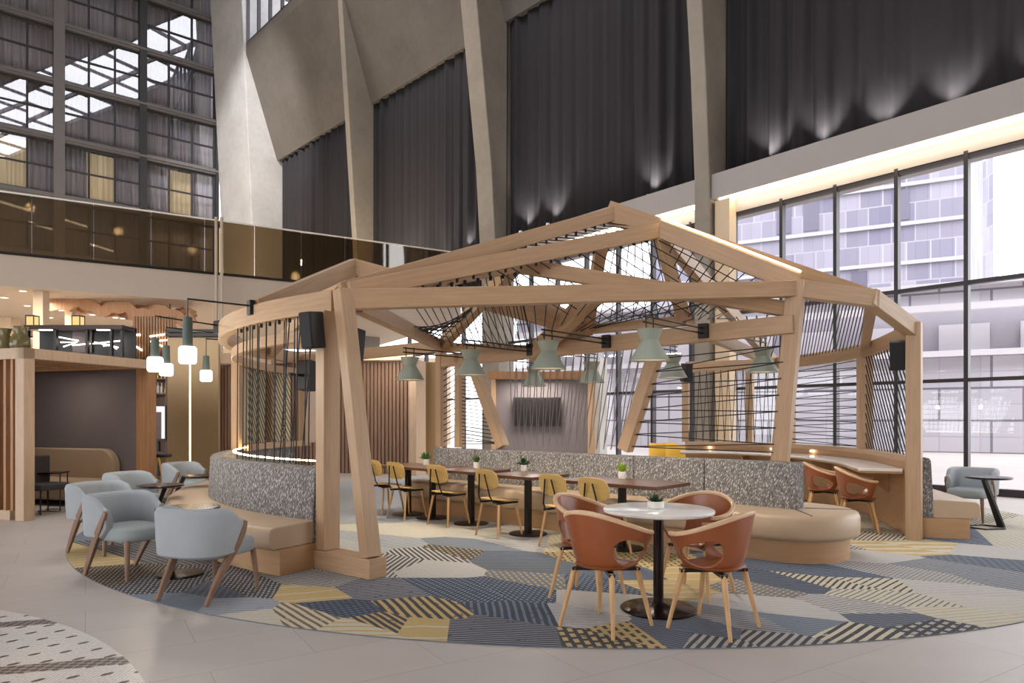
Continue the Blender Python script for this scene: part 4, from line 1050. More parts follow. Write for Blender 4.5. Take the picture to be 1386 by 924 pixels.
# ---------------- potted plants
def plant(label, loc, r, h, kind, n=26, leaf='leaf', ph=.12):
    t = thing('potted_plant', label, 'plant', loc)
    po = MB().lathe([(0.001, 0), (r * .86, 0), (r, h * .15), (r, h), (r * .9, h), (r * .88, h * .85), (0.001, h * .85)], n=32, cap=False).build('pot', 'white_pot', t)
    MB().lathe([(0.001, h * .86), (r * .87, h * .86)], n=20, cap=False).build('soil', 'soil', po)
    mb = MB()
    for k in range(n):
        a = random.random() * 2 * PI; tilt = random.uniform(.15, 1.15) if kind == 'succulent' else random.uniform(.05, .75); L = ph * random.uniform(.7, 1.1)
        b = Vector((math.cos(a) * r * .35 * random.random(), math.sin(a) * r * .35 * random.random(), h * .84))
        d = Vector((math.cos(a) * math.sin(tilt), math.sin(a) * math.sin(tilt), math.cos(tilt))); c = b + d * L * .55; e = b + d * L + Vector((0, 0, -L * .1 * tilt))
        wdt = .1 if kind == 'succulent' else .055
        sd = d.cross(Vector((0, 0, 1))); sd = sd.normalized() if sd.length > .01 else Vector((1, 0, 0)); up = sd.cross(d) * L * .03
        w = L * wdt
        mb.add([b - sd * w * .5, b + sd * w * .5, c + sd * w - up, e, c - sd * w - up, c + up * 1.2, b + up], [(0, 1, 2, 5, 6), (2, 3, 5), (5, 3, 4), (6, 5, 4, 0), (0, 4, 3, 2, 1)])
    mb.build('foliage', leaf, t, smooth=60)
    return t
plant('low white pot of dark green succulent on the round white table', (TB.x - .02, TB.y - .0, RZ + .757), .062, .055, 'succulent', 34, 'leaf_dark', .085)
# ---------------- walnut dining tables along the banquette
def rect_table(label, c, ln, wd, posts):
    t = thing('dining_table', label, 'table', (c[0], c[1], RZ), math.atan2(SD.y, SD.x), 'walnut tables along the banquette')
    MB().box((0, 0, .728), (ln, wd, .038)).build('tabletop', 'walnut', t, bevel=.004)
    for p in posts:
        MB().box((p, 0, .36), (.07, .07, .70)).build('pedestal', 'black_metal', t, bevel=.004)
        MB().lathe([(0.001, 0), (.235, 0), (.24, .006), (.235, .012), (.06, .024), (0.001, .024)], (p, 0, 0), 40, cap=False).build('base', 'black_metal', t)
        MB().box((p, 0, .703), (.30, .30, .012)).build('top_plate', 'black_metal', t)
    return t
DT = [((1.22, 7.56), 1.28, .72, (0.0,), 'walnut dining table nearest the round white table, lime plant on it'),
      ((.20, 8.52), .74, .72, (0.0,), 'square walnut dining table with a spiky green plant, second from the round table'),
      ((-.56, 9.36), .80, .72, (0.0,), 'square walnut dining table with an upright grassy plant, third from the round table'),
      ((-1.36, 10.1), 1.2, .72, (-.28, .28), 'farthest walnut dining table, on two pedestals by the slatted booth')]
for c, ln, wd, ps, lab in DT: rect_table(lab, c, ln, wd, ps)
def on(px, py, z=.755): 
    p = G(px, py, z); return p
for px, py, k, lf, r, h, lab in ((842, 648, 'grass', 'leaf_lime', .045, .085, 'small white pot of lime green plant on the nearest walnut table'),
                              (709, 637.5, 'succulent', 'leaf_dark', .043, .085, 'small white pot of spiky dark plant on the second walnut table'),
                              (645, 634.5, 'grass', 'leaf', .042, .095, 'small white pot of upright grassy plant on the third walnut table'),
                              (577, 629.5, 'succulent', 'leaf', .045, .09, 'small white pot of bushy plant on the farthest walnut table')):
    p = on(px, py); plant(lab, (p.x, p.y, RZ + .748), r, h, k, 40, lf, .13 if k == 'grass' else .14)
# ---------------- yellow plywood chair (faces +Y)
def make_yellow(label, loc, rz, group):
    t = thing('plywood_chair', label, 'chair', loc, rz, group)
    def pad(hw, hh, e, n=40): return [(math.copysign(abs(math.cos(2 * PI * k / n)) ** e, math.cos(2 * PI * k / n)) * hw, math.copysign(abs(math.sin(2 * PI * k / n)) ** e, math.sin(2 * PI * k / n)) * hh) for k in range(n)]
    pl = pad(.205, .20, .5); vs = []
    for z in (.432, .446): vs += [Vector((x * (1 if y > -.1 else .97), y + .01, z + .010 * (abs(x) / .2) ** 2 + (.02 * max(0, -y / .2) ** 2) - .012 * max(0, y / .2) ** 2)) for x, y in pl]
    n = 40; MB().add(vs, [tuple(reversed(range(n))), tuple(range(n, 2 * n))] + [(k, (k + 1) % n, n + (k + 1) % n, n + k) for k in range(n)]).build('seat', 'yellow_ply', t, bevel=.004, smooth=50)
    pb = pad(.19, .122, .55); vs = []
    for th in (0, .014):
        for x, z in pb: vs.append(Vector((x, -.238 - .06 * z / .12 * .5 - th + .045 * (x / .19) ** 2, .705 + z)))
    MB().add(vs, [tuple(reversed(range(n))), tuple(range(n, 2 * n))] + [(k, (k + 1) % n, n + (k + 1) % n, n + k) for k in range(n)]).build('backrest', 'yellow_ply', t, bevel=.004, smooth=50)
    for sx in (-1, 1):
        MB().tube([Vector((sx * .13, -.05, .418)), Vector((sx * .115, -.2, .425)), Vector((sx * .10, -.245, .50)), Vector((sx * .075, -.262, .62)), Vector((sx * .045, -.285, .77))], .0095, 8).build('back_rod', 'black_metal', t, smooth=60)
    mb = MB(); mb.box((0, 0, .413), (.34, .03, .02)); mb.box((-.15, 0, .413), (.03, .34, .02)); mb.box((.15, 0, .413), (.03, .34, .02)); mb.build('under_frame', 'black_metal', t, smooth=0)
    for sx in (-1, 1):
        for sy in (-1, 1): MB().taper(Vector((sx * .145, sy * .14, .415)), Vector((sx * .20, sy * .205, .0)), .019, .012, 10).build('leg', 'leg_oak', t, smooth=60)
    return t
tf = -SN; yr = facing((0, 0), (SN.x, SN.y)); g = 'yellow plywood chairs along the walnut tables'
YC = [((.98, 7.22), 'yellow plywood chair closest to the round white table, right of a pair'), ((.59, 7.70), 'yellow plywood chair left of the one closest to the round table'),
      ((-.16, 8.42), 'yellow plywood chair at the square table with the spiky plant'), ((-.86, 9.26), 'yellow plywood chair at the square table with the grassy plant'),
      ((-1.52, 9.88), 'yellow plywood chair at the farthest table, nearer of its pair'), ((-1.93, 10.42), 'farthest yellow plywood chair, beside the leaning front post')]
yel = make_yellow(YC[0][1], (YC[0][0][0], YC[0][0][1], RZ), yr, g)
for (x, y), lab in YC[1:]: copy_tree(yel, (x, y, RZ), yr + random.uniform(-.06, .06), lab)
# yellow lounge seats beyond the pavilion
for px, d, lab in ((897, 16.6, 'low yellow lounge seat beyond the banquette by the windows, left'), (921, 15.6, 'low yellow lounge seat beyond the banquette by the windows, right')):
    p = W(px, d, 0); t = thing('lounge_chair', lab, 'armchair', p, .4, 'yellow lounge seats')
    MB().lathe([(0.001, .12), (.26, .12), (.29, .2), (.30, .40), (.27, .44), (0.001, .45)], n=32, cap=False).build('seat_cushion', 'yellow_fabric', t, smooth=60)
    MB().sweep([Vector((.29 * math.cos(a), .29 * math.sin(a), .62)) for a in [math.radians(150 + 240 * k / 24) for k in range(25)]], [(-.04, -.24), (.04, -.24), (.04, .22), (0, .25), (-.04, .22)]).build('backrest', 'yellow_fabric', t, smooth=60)
    for k in range(4):
        a = PI / 4 + k * PI / 2; MB().taper(Vector((.2 * math.cos(a), .2 * math.sin(a), .13)), Vector((.24 * math.cos(a), .24 * math.sin(a), 0)), .018, .012, 8).build('leg', 'leg_oak', t)
# ---------------- right side lounge chair and table
copy_tree(tub, (6.55, 9.75, 0), math.radians(222) - PI / 2, 'grey tub chair alone at the right beside the tall windows', 'tub chair by the windows')
side_table('dark side table with slanted stem in front of the right-hand window chair', (6.28, 9.0, 0), math.radians(190), .68, .27, None, .2, 'loop')

# ---------------- pendant lamps over the tables (double-cone shades on twin arms)
def cone_lamp(label, t_, sgn, zoff=0.0, first=None):
    base = SP(t_, 0, .06 + .07 * sgn); r = (base.x / base.y)
    zb = LB0.lerp(LB1, t_).z + .02; L = 1.2
    loc = Vector((base.x, base.y, zb)); rz = facing((0, 0), (SN.x * sgn, SN.y * sgn))
    if first is not None: return copy_tree(first, loc, rz, label)
    t = thing('pendant_lamp', label, 'lamp', loc, rz, 'sage double-cone lamps over the tables')
    MB().box((0, .02, 0), (.12, .045, .17)).build('wall_bracket', 'black_metal', t, bevel=.004)
    for z in (.03, -.03): MB().tube([Vector((0, .03, z)), Vector((0, L + .12, z))], .010, 8).build('arm', 'black_metal', t)
    for y in (L - .07, L + .07): MB().tube([Vector((0, y, .05)), Vector((0, y, -.10))], .007, 6).build('drop_rod', 'black_metal', t)
    z0 = -.42
    sh = MB().lathe([(.135, -.10), (.13, -.10), (.085, -.215), (.20, z0 + .004), (.205, z0)], (0, L, 0), 40, cap=False)
    sho = sh.build('lamp_shade', 'sage', t, smooth=25, solid=.006)
    MB().lathe([(.001, -.104), (.13, -.104)], (0, L, 0), 32, cap=False).build('shade_top', 'sage', sho)
    MB().lathe([(.190, z0 + .012), (.083, -.222), (.06, -.225), (.001, -.226)], (0, L, 0), 40, cap=False).build('shade_lining', 'white_inner', sho, smooth=25)
    MB().lathe([(.001, -.315), (.03, -.31), (.042, -.285), (.035, -.255), (.018, -.228)], (0, L, 0), 20, cap=False).build('bulb', 'bulb', sho)
    light('lamp_glow', 'SPOT', (0, L, -.33), 40, (1, .88, .7), t, .05, spot_size=math.radians(130), spot_blend=.6)
    return t
LT = (.135, .355, .585, .825)
nm = ['farthest', 'second farthest', 'second nearest', 'nearest']
lamp0 = None
for k, tt in enumerate(LT):
    o = cone_lamp('sage double-cone lamp hung over the front row of tables, %s on this side' % nm[k], tt, -1, first=lamp0); lamp0 = lamp0 or o
for k, tt in enumerate((.16, .37, .62, .85)):
    cone_lamp('sage double-cone lamp behind the spine beam, %s of the back row' % nm[k], tt, 1, first=lamp0)
# ---------------- white glass pendants along the curved outer beam
def glass_pendant(px_b, px_l, th, d_l, y_arm, y_top, y_glass0, y_glass1, lab):
    b = ring(th, 5.19, 0); lpnt = W(px_l, d_l, 0); za = EYE + (HY - y_arm) / F * d_l
    za = min(2.66, max(2.5, za))
    t = thing('glass_pendant', lab, 'lamp', Vector((b.x, b.y, za)), 0, 'white glass pendants outside the curved beam')
    v = Vector((lpnt.x - b.x, lpnt.y - b.y, 0)); zz = lambda y: EYE + (HY - y) / F * d_l - za
    a = math.atan2(v.y, v.x)
    MB().box((0, 0, 0), (.05, .10, .16), a).build('wall_bracket', 'black_metal', t, bevel=.004)
    ar = MB().tube([Vector((0, 0, .02)), v + Vector((0, 0, .02))], .010, 8).build('arm', 'black_metal', t)
    MB().tube([v + Vector((0, 0, .03)), v + Vector((0, 0, zz(y_top)))], .006, 6).build('rod', 'black_metal', ar)
    c = v; z1, z2, z3 = zz(y_top), zz(y_glass0), zz(y_glass1)
    MB().lathe([(.02, z1), (.045, z1 - .01), (.05, z2), (.001, z2)], c, 24, cap=False).build('socket', 'sage_dark', t)
    MB().lathe([(.03, z2), (.072, z2), (.086, z2 - .02), (.088, (z2 + z3) / 2), (.086, z3 + .02), (.072, z3), (.001, z3)], c, 32, cap=False).build('glass_shade', 'lamp_white', t, smooth=60)
    light('lamp_glow', 'POINT', v + Vector((0, 0, z3 - .12)), 9, (1, .9, .75), t, .08)
glass_pendant(352, 254, 224, 7.0, 407, 428, 469, 492, 'white glass pendant nearest the camera, left of the curved beam')
glass_pendant(306, 210, 205, 8.05, 430, 457, 483, 503, 'white glass pendant farthest left')
glass_pendant(296, 225, 193, 9.2, 445, 467, 492, 508.5, 'white glass pendant overlapping behind the leftmost one')
glass_pendant(300, 279, 184, 10.4, 460, 481, 501, 516, 'smallest farthest white glass pendant by the slatted booth')
# ---------------- loudspeakers
def speaker(lab, c, rz, tilt=.15, s=(.20, .20, .36), back=(0, -.14, 0)):
    t = thing('loudspeaker', lab, 'speaker', c, rz, 'black loudspeakers')
    R = Matrix.Rotation(-tilt, 3, 'X')
    cb = MB().box((0, 0, 0), s, mat=R).build('cabinet', 'black_plastic', t, bevel=.012)
    MB().box(R @ Vector((0, s[1] / 2 + .004, 0)), (s[0] * .9, .008, s[2] * .94), mat=R).build('grille', 'cord_black', cb, bevel=.003)
    MB().tube([Vector((0, -s[1] / 2 + .01, 0)), Vector(back) + Vector((0, -s[1] / 2, 0))], .02, 8).build('mount_arm', 'black_metal', t)
    return t
speaker('black loudspeaker mounted under the beam beside the front left post', Vector((-1.87, 6.40, 2.27)), math.radians(150), .12, (.15, .17, .34))
speaker('black loudspeaker inside the frame behind the leaning front post', W(478, 7.6, 2.27), math.radians(-30), .12, (.17, .19, .35), (0, -.1, .1))
speaker('black loudspeaker tilted on the right-hand post', W(1215, 8.35, 2.22), math.radians(150), .22, (.17, .19, .35), (0, -.06, .05))
speaker('black loudspeaker low behind the left cords', W(416, 9.6, 2.05), math.radians(-20), .12, (.20, .2, .42), (0, -.3, 0))
speaker('small black loudspeaker on the post beyond the lamps', W(929, 12.6, 2.3), math.radians(200), .12, (.16, .16, .34), (0, -.6, 0))

# ================================================================== BOOTHS
def slats(mb, a, b, z0, z1, pitch, w, dpt, out):
    L = (b - a).length; n = int(L / pitch); d = (b - a).normalized(); ang = math.atan2(d.y, d.x)
    for k in range(n + 1): mb.box(a + d * (k * L / n) + Vector((0, 0, (z0 + z1) / 2)) + out, (w, dpt, z1 - z0), ang)
# left booth
c1 = Vector((-6.86, 9.62, 0)); da = Vector((.309, .951, 0)); db = Vector((-.951, .309, 0))
bo = thing('lounge_booth', 'slatted oak booth with grey lining at the far left', 'booth', c1)
H = 2.45
def bp(a, b, z=0): return c1 + da * a + db * b + Vector((0, 0, z))
mb = MB(); slats(mb, bp(.04, .25), bp(.04, 2.9), .14, H - .16, .135, .05, .1, Vector()); mb.build('slat_screen', 'slat_oak', bo, world=True, bevel=.004)
def bbox(name, a0, a1, b0, b1, z0, z1, mat): 
    MB().extrude([bp(a0, b0, z0), bp(a1, b0, z0), bp(a1, b1, z0), bp(a0, b1, z0)], (0, 0, z1 - z0)).build(name, mat, bo, world=True, bevel=.005)
bbox('corner_post', -.02, .14, 0, .17, 0, H, 'oak_pale'); bbox('front_beam', -.02, .14, .0, 3.0, H - .16, H, 'oak_pale'); bbox('bottom_rail', 0, .12, .3, 3.0, 0, .14, 'oak_pale')
bbox('side_beam', .14, 2.3, 0, .12, H - .15, H, 'oak_pale'); bbox('end_post', 2.12, 2.3, 0, .26, 0, H - .15, 'slat_oak'); bbox('back_beam', 2.12, 2.3, .26, 3.0, H - .15, H, 'slat_oak')
for k in range(5): bbox('roof_slat', .22 + .38 * k, .28 + .38 * k, .12, 2.9, H - .14, H - .02, 'slat_oak')
bbox('wall_panel', 2.16, 2.28, .26, 2.9, 0, H - .15, 'grey_panel'); bbox('wall_panel', .14, 2.3, 2.9, 3.0, 0, H, 'grey_panel'); bbox('wall_panel', .12, .14, .4, 2.9, .14, H - .16, 'dark_fabric')
so = thing('sofa', 'beige round-ended sofa inside the grey booth', 'sofa', bp(1.75, 1.5))
def ext_b(poly, a0, a1): return MB().extrude([bp(a0, b_, z_) for b_, z_ in poly], da * (a1 - a0))
ext_b([(.62, .1), (2.75, .1), (2.75, .43), (.62, .43)], 1.36, 1.99).build('seat_cushion', 'beige_fabric', so, world=True, bevel=.05, seg=4)
ext_b([(2.75, .1), (2.75, .93)] + [(.62 + .30 - .30 * math.sin(PI / 2 * k / 8), .63 + .30 * math.cos(PI / 2 * k / 8)) for k in range(9)] + [(.62, .1)], 1.99, 2.14).build('backrest', 'beige_fabric', so, world=True, bevel=.03, seg=3)
ch = thing('booth_chair', 'dark grey chair inside the booth, half hidden by the corner post', 'chair', W(60, 10.5, 0), -1.9)
MB().box((0, -.2, .62), (.46, .07, .52)).build('backrest', 'dark_fabric', ch, bevel=.03, seg=3); MB().box((0, .03, .41), (.48, .46, .1)).build('seat', 'dark_fabric', ch, bevel=.03, seg=3)
for sx in (-1, 1):
    for sy in (-1, 1): MB().taper(Vector((sx * .19, sy * .18, .38)), Vector((sx * .21, sy * .2, 0)), .014, .01, 8).build('leg', 'black_metal', ch)
st = thing('laptop_table', 'small black cantilever table in front of the booth sofa', 'side table', W(72, 10.75, 0), .2)
MB().box((0, 0, .60), (.34, .32, .022)).build('tabletop', 'dark_bronze', st, bevel=.003)
for y in (-.13, .13):
    MB().tube([Vector((-.16, y, .012)), Vector((.15, y, .012)), Vector((.15, y, .59))], .01, 6).build('frame_leg', 'black_metal', st)
# slatted booth behind the pavilion
b2a, b2b = W(290, 19.3, 0), W(567, 17.9, 0)
b2 = thing('slatted_booth', 'wide walnut slatted booth wall behind the pavilion', 'booth', (b2a + b2b) / 2)
u2 = (b2b - b2a).normalized(); n2 = Vector((u2.y, -u2.x, 0)); H2 = 3.25
mb = MB(); slats(mb, b2a + u2 * .2, b2b - u2 * .25, 0, H2 - .3, .105, .075, .05, n2 * .03); mb.build('slat_screen', 'walnut_slat', b2, world=True, smooth=0)
MB().beam(b2a + Vector((0, 0, 1.5)) - n2 * .06, b2b + Vector((0, 0, 1.5)) - n2 * .06, .06, 3.0).build('backing_panel', 'walnut_slat', b2, world=True, smooth=0)
MB().beam(b2a + Vector((0, 0, H2 - .13)) + n2 * .35, b2b + Vector((0, 0, H2 - .13)) + n2 * .35, .14, .28).build('front_beam', 'oak_pale', b2, world=True, bevel=.005)
MB().box(b2b + Vector((0, 0, H2 / 2 - .15)) + n2 * .1, (.2, .7, H2 - .26), math.atan2(u2.y, u2.x)).build('end_post', 'oak_pale', b2, world=True, bevel=.005)
MB().box(b2a + Vector((0, 0, H2 / 2 - .15)) + n2 * .1, (.16, .7, H2 - .26), math.atan2(u2.y, u2.x)).build('end_post', 'slat_oak', b2, world=True, bevel=.005)
for k in range(4): MB().beam(b2a + Vector((0, 0, H2 - .1)) - n2 * (.1 - .12 * k), b2b + Vector((0, 0, H2 - .1)) - n2 * (.1 - .12 * k), .04, .1).build('roof_slat', 'slat_oak', b2, world=True)
# olive gold side of the next booth and the television booth
gp = W(583, 18.6, 0); tag(MB().box(gp + Vector((0, 0, 1.5)), (.5, .12, 3.0)).build('gold_panel', 'gold_panel', bevel=.01), 'olive gold upright panel right of the walnut slatted booth', 'panel')
b3a, b3b = W(668, 18.2, 0), W(800, 18.2, 0)
b3 = thing('television_booth', 'grey upholstered booth wall with oak surround behind the banquette', 'booth', (b3a + b3b) / 2)
MB().box((b3a + b3b) / 2 + Vector((0, .1, 1.25)), ((b3b - b3a).length, .14, 2.5)).build('wall_panel', 'grey_panel', b3, world=True, bevel=.01)
MB().box((b3a + b3b) / 2 + Vector((0, .02, 2.61)), ((b3b - b3a).length + .3, .34, .2)).build('top_beam', 'slat_oak', b3, world=True, bevel=.005)
MB().box(b3b + Vector((.0, 0, 1.25)), (.17, .34, 2.5)).build('side_post', 'oak', b3, world=True, bevel=.005)
MB().box(b3a + Vector((.0, 0, 1.25)), (.12, .34, 2.5)).build('side_post', 'oak', b3, world=True, bevel=.005)
tvp = WY(727, 557, 18.1)
tv = thing('television', 'wide black television on the grey booth wall', 'television', tvp + Vector((0, -.01, 0)))
ho = MB().box((0, 0, 0), (1.26, .06, .76)).build('housing', 'black_plastic', tv, bevel=.008); MB().box((0, -.033, .01), (1.22, .006, .70)).build('screen', 'black_metal', ho)
MB().box((0, .05, 0), (.4, .06, .3)).build('wall_mount', 'black_metal', tv)
# ---------------- lit display cabinet over the left booth, bar and gold partition
cd = 15.5; cab = thing('display_cabinet', 'black framed glass cabinet with glowing tubes above the left booth', 'cabinet', W(107, cd, 0))
zt, zb = EYE + (HY - 441) / F * cd, 0.0; xa, xb = W(36, cd, 0).x, W(169, cd, 0).x
yt = lambda y: EYE + (HY - y) / F * cd
MB().box(((xa + xb) / 2, cd + .45, zt / 2), (xb - xa, .06, zt)).build('back_panel', 'black_plastic', cab, world=True)
MB().box(((xa + xb) / 2, cd + .2, zt - .04), (xb - xa, .6, .1)).build('top', 'dark_bronze', cab, world=True, bevel=.004)
for x in (xa + .04, lerp(xa, xb, .3), lerp(xa, xb, .62), xb - .06, xb - .3): MB().box((x, cd, zt / 2 - .05), (.05, .08, zt - .1)).build('upright', 'black_metal', cab, world=True)
MB().box(((xa + xb) / 2, cd + .2, yt(487)), (xb - xa, .5, .06)).build('shelf', 'dark_bronze', cab, world=True)
MB().box((lerp(xa, xb, .46), cd + .38, yt(460)), (.45, .02, .5)).build('glass_back', 'grey_panel', cab, world=True)
for k, pts in enumerate(([(80, 456), (106, 461)], [(82, 463), (104, 463), (86, 469)], [(98, 467), (122, 465)], [(126, 465), (163, 461)], [(128, 463), (160, 470)], [(140, 468), (150, 466), (158, 472)])):
    MB().tube([WY(x, y, cd + .25) for x, y in pts], .016, 6).build('glow_tube', 'neon', cab, world=True)
for k, (px, w) in enumerate(((62, .5), (140, .5))):
    P = WY(px, 446.5, cd - .05); MB().box(P, (w * .5, .1, .02)).build('cabinet_light', 'downlight', cab, world=True)
for px, lab in ((44, 'left of the pair'), (106, 'right of the pair')):
    P = WY(px, 438, cd + .2); P.z = zt + .012
    t = thing('lantern', 'small glowing lantern on top of the black cabinet, %s' % lab, 'lantern', P)
    MB().box((0, 0, .12), (.17, .17, .2)).build('glass_box', 'lit_room', t, bevel=.004)
    for x in (-1, 1):
        for y in (-1, 1): MB().box((x * .09, y * .09, .12), (.016, .016, .24)).build('frame_post', 'black_metal', t)
    MB().box((0, 0, .245), (.2, .2, .02)).build('lid', 'black_metal', t)
# round bellied glass vases on the booth roof
for px, s, lab in ((6, .24, 'leftmost'), (27, .26, 'beside the black cabinet')):
    P = W(px, 10.6, 2.46)
    t = thing('glass_vase', 'olive glass vase on the booth roof, %s' % lab, 'vase', P)
    MB().lathe([(.001, 0), (s * .35, 0), (s * .55, s * .4), (s * .5, s * .9), (s * .3, s * 1.2), (s * .42, s * 1.6), (s * .38, s * 1.6), (s * .26, s * 1.2), (s * .45, s * .85), (s * .5, s * .4), (s * .3, .02), (.001, .02)], n=28, cap=False).build('body', 'olive_glass', t, smooth=60)
# warm timber wall with light tubes right of the cabinet
d = 17.2; tw2 = thing('timber_screen', 'warm timber slat screen with white light tubes right of the black cabinet', 'screen', W(212, d, 0))
mb = MB(); slats(mb, W(182, d, 0), W(236, d, 0), 2.0, EYE + (HY - 428) / F * d, .07, .045, .05, Vector()); mb.build('slat_screen', 'slat_oak', tw2, world=True, smooth=0)
MB().beam(W(180, d + .1, 1.9), W(238, d + .1, 1.9), .1, 3.8).build('backing_panel', 'walnut_slat', tw2, world=True)
for pts in ([(181, 453), (190, 453)], [(183, 468), (192, 474)], [(203, 455), (226, 452)], [(204, 462), (226, 460)], [(214, 466), (224, 470)]): MB().tube([WY(x, y, d - .08) for x, y in pts], .022, 6).build('glow_tube', 'neon', tw2, world=True)
# gold partition
d = 14.6; gpn = thing('gold_partition', 'tall smooth gold-beige partition with a thin vertical light, behind the white pendants', 'partition', W(262, d, 0))
zt = EYE + (HY - 457) / F * d
for a, b in ((228, 257.3), (259.3, 297)):
    A, Bq = W(a, d, 0), W(b, d, 0); MB().box(((A.x + Bq.x) / 2, d, zt / 2), (Bq.x - A.x, .1, zt)).build('panel', 'gold_panel', gpn, world=True, bevel=.004)
P = W(258.3, d, 0); MB().box((P.x, d + .02, (EYE + (HY - 490) / F * d + .1) / 2), (.03, .06, EYE + (HY - 490) / F * d - .1)).build('light_slot', 'led_warm', gpn, world=True)
for k, y in enumerate((448.5, 454)):
    A, Bq = W(228, d, 0), W(303, d, 0); MB().box(((A.x + Bq.x) / 2, d, EYE + (HY - y) / F * d), (Bq.x - A.x, .3, .06)).build('top_bar', 'black_metal', gpn, world=True)
# back bar with bottles and gold stools glimpsed between booth and partition
d = 16.2; bb = thing('bar_shelf', 'dark back bar shelf of bottles glimpsed left of the gold partition', 'shelf', W(212, d, 0))
for z in (2.05, 2.4, 2.75): MB().box(W(213, d + .1, z), (.55, .3, .03)).build('shelf_board', 'walnut', bb, world=True)
for x in (198, 229): MB().box(W(x, d + .1, 1.6), (.03, .3, 2.6)).build('shelf_side', 'walnut', bb, world=True)
MB().box(W(213, d + .26, 1.6), (.55, .02, 2.6)).build('back_board', 'walnut_slat', bb, world=True)
random.seed(5); kb = 0
for z in (2.065, 2.415):
    for px in (204, 209, 214, 219, 224):
        P = W(px, d + .05, z); h = random.uniform(.2, .26); r = .032
        o = MB().lathe([(.001, 0), (r, 0), (r, h * .6), (r * .4, h * .75), (r * .4, h), (.001, h)], P, 12, cap=False).build('bottle', random.choice(('olive_glass', 'gold_metal', 'white_pot')), smooth=50)
        tag(o, 'small bottle standing on the back bar shelf left of the gold partition', 'bottle', 'bottles on the back bar')
P = W(213, d - .5, 1.35); wm = thing('menu_screen', 'bright pale screen above the bar counter left of the gold partition', 'screen', P)
MB().box((0, 0, .0), (.42, .04, .82)).build('frame', 'black_plastic', wm, bevel=.004); MB().box((.03, -.022, .02), (.30, .006, .74)).build('screen', 'screen_white', wm); MB().box((.06, -.05, -.05), (.10, .04, .62)).build('dark_panel', 'walnut', wm); MB().box((0, 0, -.86), (.1, .1, .9)).build('stand', 'black_metal', wm)
for k, (px, dd, lab) in enumerate(((206, 14.0, 'left of the two'), (219, 13.4, 'right of the two'))):
    t = thing('bar_stool', 'tall gold-legged bar stool left of the gold partition, %s' % lab, 'stool', W(px, dd, 0), .4 * k, 'gold bar stools')
    MB().lathe([(.001, .70), (.17, .70), (.18, .73), (.17, .76), (.001, .765)], n=24, cap=False).build('seat', 'black_plastic', t)
    for j in range(4):
        a = PI / 4 + j * PI / 2; MB().taper(Vector((.12 * math.cos(a), .12 * math.sin(a), .70)), Vector((.22 * math.cos(a), .22 * math.sin(a), 0)), .018, .014, 8).build('leg', 'gold_metal', t)
    MB().tube([Vector((.19 * math.cos(a), .19 * math.sin(a), .25)) for a in [2 * PI * q / 20 for q in range(20)]], .01, 6, closed=True).build('foot_ring', 'gold_metal', t)
# ================================================================== LIGHTS
# uplights standing on the soffit shelf and the mezzanine edge, grazing the curtains
ups = [(632, 'C'), (711, 'C'), (748, 'C'), (884, 'C'), (1043, 'C'), (1113, 'C'), (1196, 'C'), (1290, 'C'), (1420, 'C')]
un = ['first', 'second', 'third', 'fourth', 'fifth', 'sixth', 'seventh', 'eighth', 'ninth']
for k, (px, m) in enumerate(ups):
    a = CP(px); s = WP(px, 0, 19.6)
    q = a + CN * .22
    # keep the fixture on the shelf: between the soffit front and the curtain
    P = Vector((q.x, q.y, 7.525))
    sf = WP(px, 0, 19.6, -.14)
    if (sf - Vector((0, 0, 0))).length > P.to_2d().length: P = Vector((sf.x, sf.y, 7.525))
    t = thing('uplight', 'small bright uplight at the foot of the dark curtains, %s from the left' % un[k], 'uplight', P, 0, 'uplights under the curtains')
    MB().lathe([(.001, 0), (.06, 0), (.06, .09), (.05, .095), (.045, .07), (.001, .07)], n=20, cap=False).build('body', 'white_paint', t)
    MB().lathe([(.001, .074), (.046, .074)], n=16, cap=False).build('lens', 'uplight_lens', t)
    tgt = a + CN * -.1 + Vector((0, 0, 8.5)); dv = tgt - (P + Vector((0, 0, .1)))
    light('uplight_beam', 'SPOT', (0, 0, .12), 85, (1, .96, .9), t, .03, rot=dv.to_track_quat('-Z', 'Y').to_euler(), spot_size=math.radians(75), spot_blend=.9)
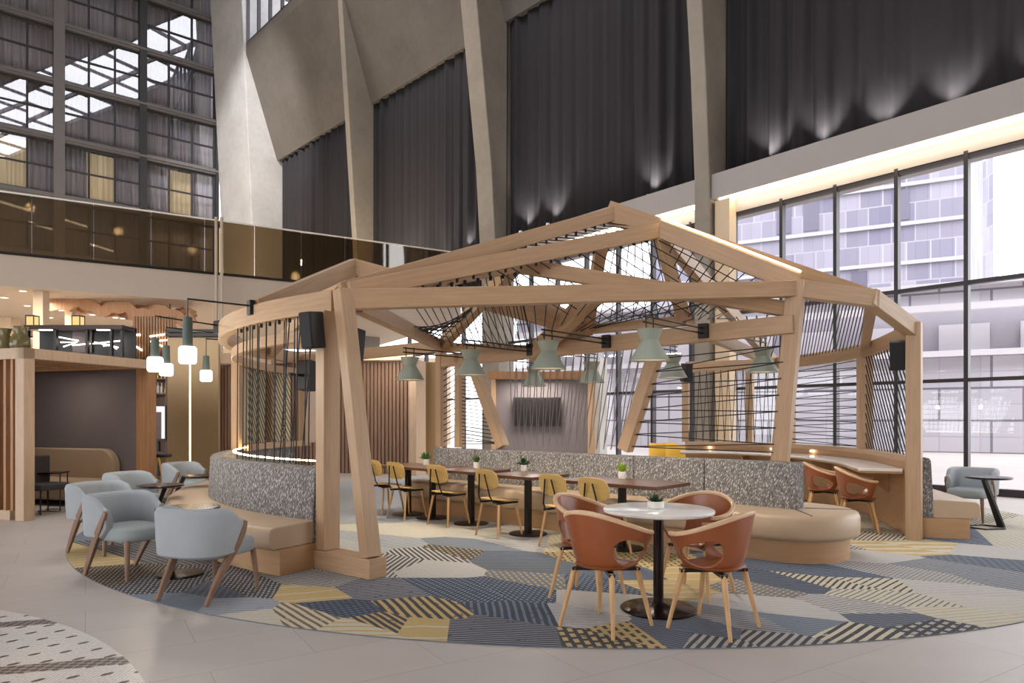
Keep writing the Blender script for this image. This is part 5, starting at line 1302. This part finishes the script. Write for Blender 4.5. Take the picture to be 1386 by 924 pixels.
for k, (px, lab) in enumerate(((556, 'left'), (600, 'right'))):
    a = CP(px) + CN * .4; P = Vector((a.x, a.y, 6.3))
    t = thing('uplight', 'bright uplight behind the bronze glass below the curtains, %s of two' % lab, 'uplight', P, 0, 'uplights under the curtains')
    MB().lathe([(.001, 0), (.07, 0), (.07, .1), (.05, .07), (.001, .07)], n=20, cap=False).build('body', 'white_paint', t)
    MB().lathe([(.001, .075), (.055, .075)], n=16, cap=False).build('lens', 'uplight_lens', t)
    MB().lathe([(.03, -.35), (.03, 0)], n=10).build('stem', 'black_metal', t)
    dv = a - CN * .5 + Vector((0, 0, 9.2)) - P
    light('uplight_beam', 'SPOT', (0, 0, .12), 160, (1, .97, .92), t, .03, rot=dv.to_track_quat('-Z', 'Y').to_euler(), spot_size=math.radians(40), spot_blend=.9)
# warm light of the lounge ceiling
for px, d in ((30, 20), (110, 22), (190, 23), (-60, 17), (300, 27)):
    light('lounge_downlight', 'AREA', W(px, d, 4.9), 150, (1, .86, .68), size=1.2)
# light under the booth roofs
light('booth_light', 'AREA', bp(1.2, 1.4, 2.25), 7, (1, .85, .7), size=1.0)
light('booth_light', 'AREA', W(520, 17.2, 3.0), 14, (1, .86, .7), size=1.2, rot=(math.radians(35), 0, 0))
light('booth_light', 'AREA', W(727, 17.4, 2.45), 45, (1, .9, .8), size=1.2)

# spot added to brighten the broad pale column, warm fills added on the mezzanine
tg = FIN_B[0] + CN * 2 + Vector((0, 0, 15)); p = Vector((-14, 22, 25.5))
light('column_fill_spot', 'SPOT', p, 9000, (1, .97, .94), size=.4, rot=(tg - p).to_track_quat('-Z', 'Y').to_euler(), spot_size=math.radians(38), spot_blend=.7)
for px, d in ((40, 24), (160, 27), (260, 30)):
    light('mezzanine_fill', 'POINT', W(px, d, 8.9), 300, (1, .86, .66), size=.15)

sd = Vector((.55, .42, -1.15)); light('daylight', 'SUN', (0, 0, 60), 1.6, (1, .98, .95), rot=sd.to_track_quat('-Z', 'Y').to_euler(), angle=math.radians(30))

for px, d in ((400, 25.0), (500, 26.0)): light('mezzanine_fill', 'POINT', W(px, d, 6.7), 220, (1, .84, .62), size=.15)  # fills added to lift the curtain seen through the bronze glass
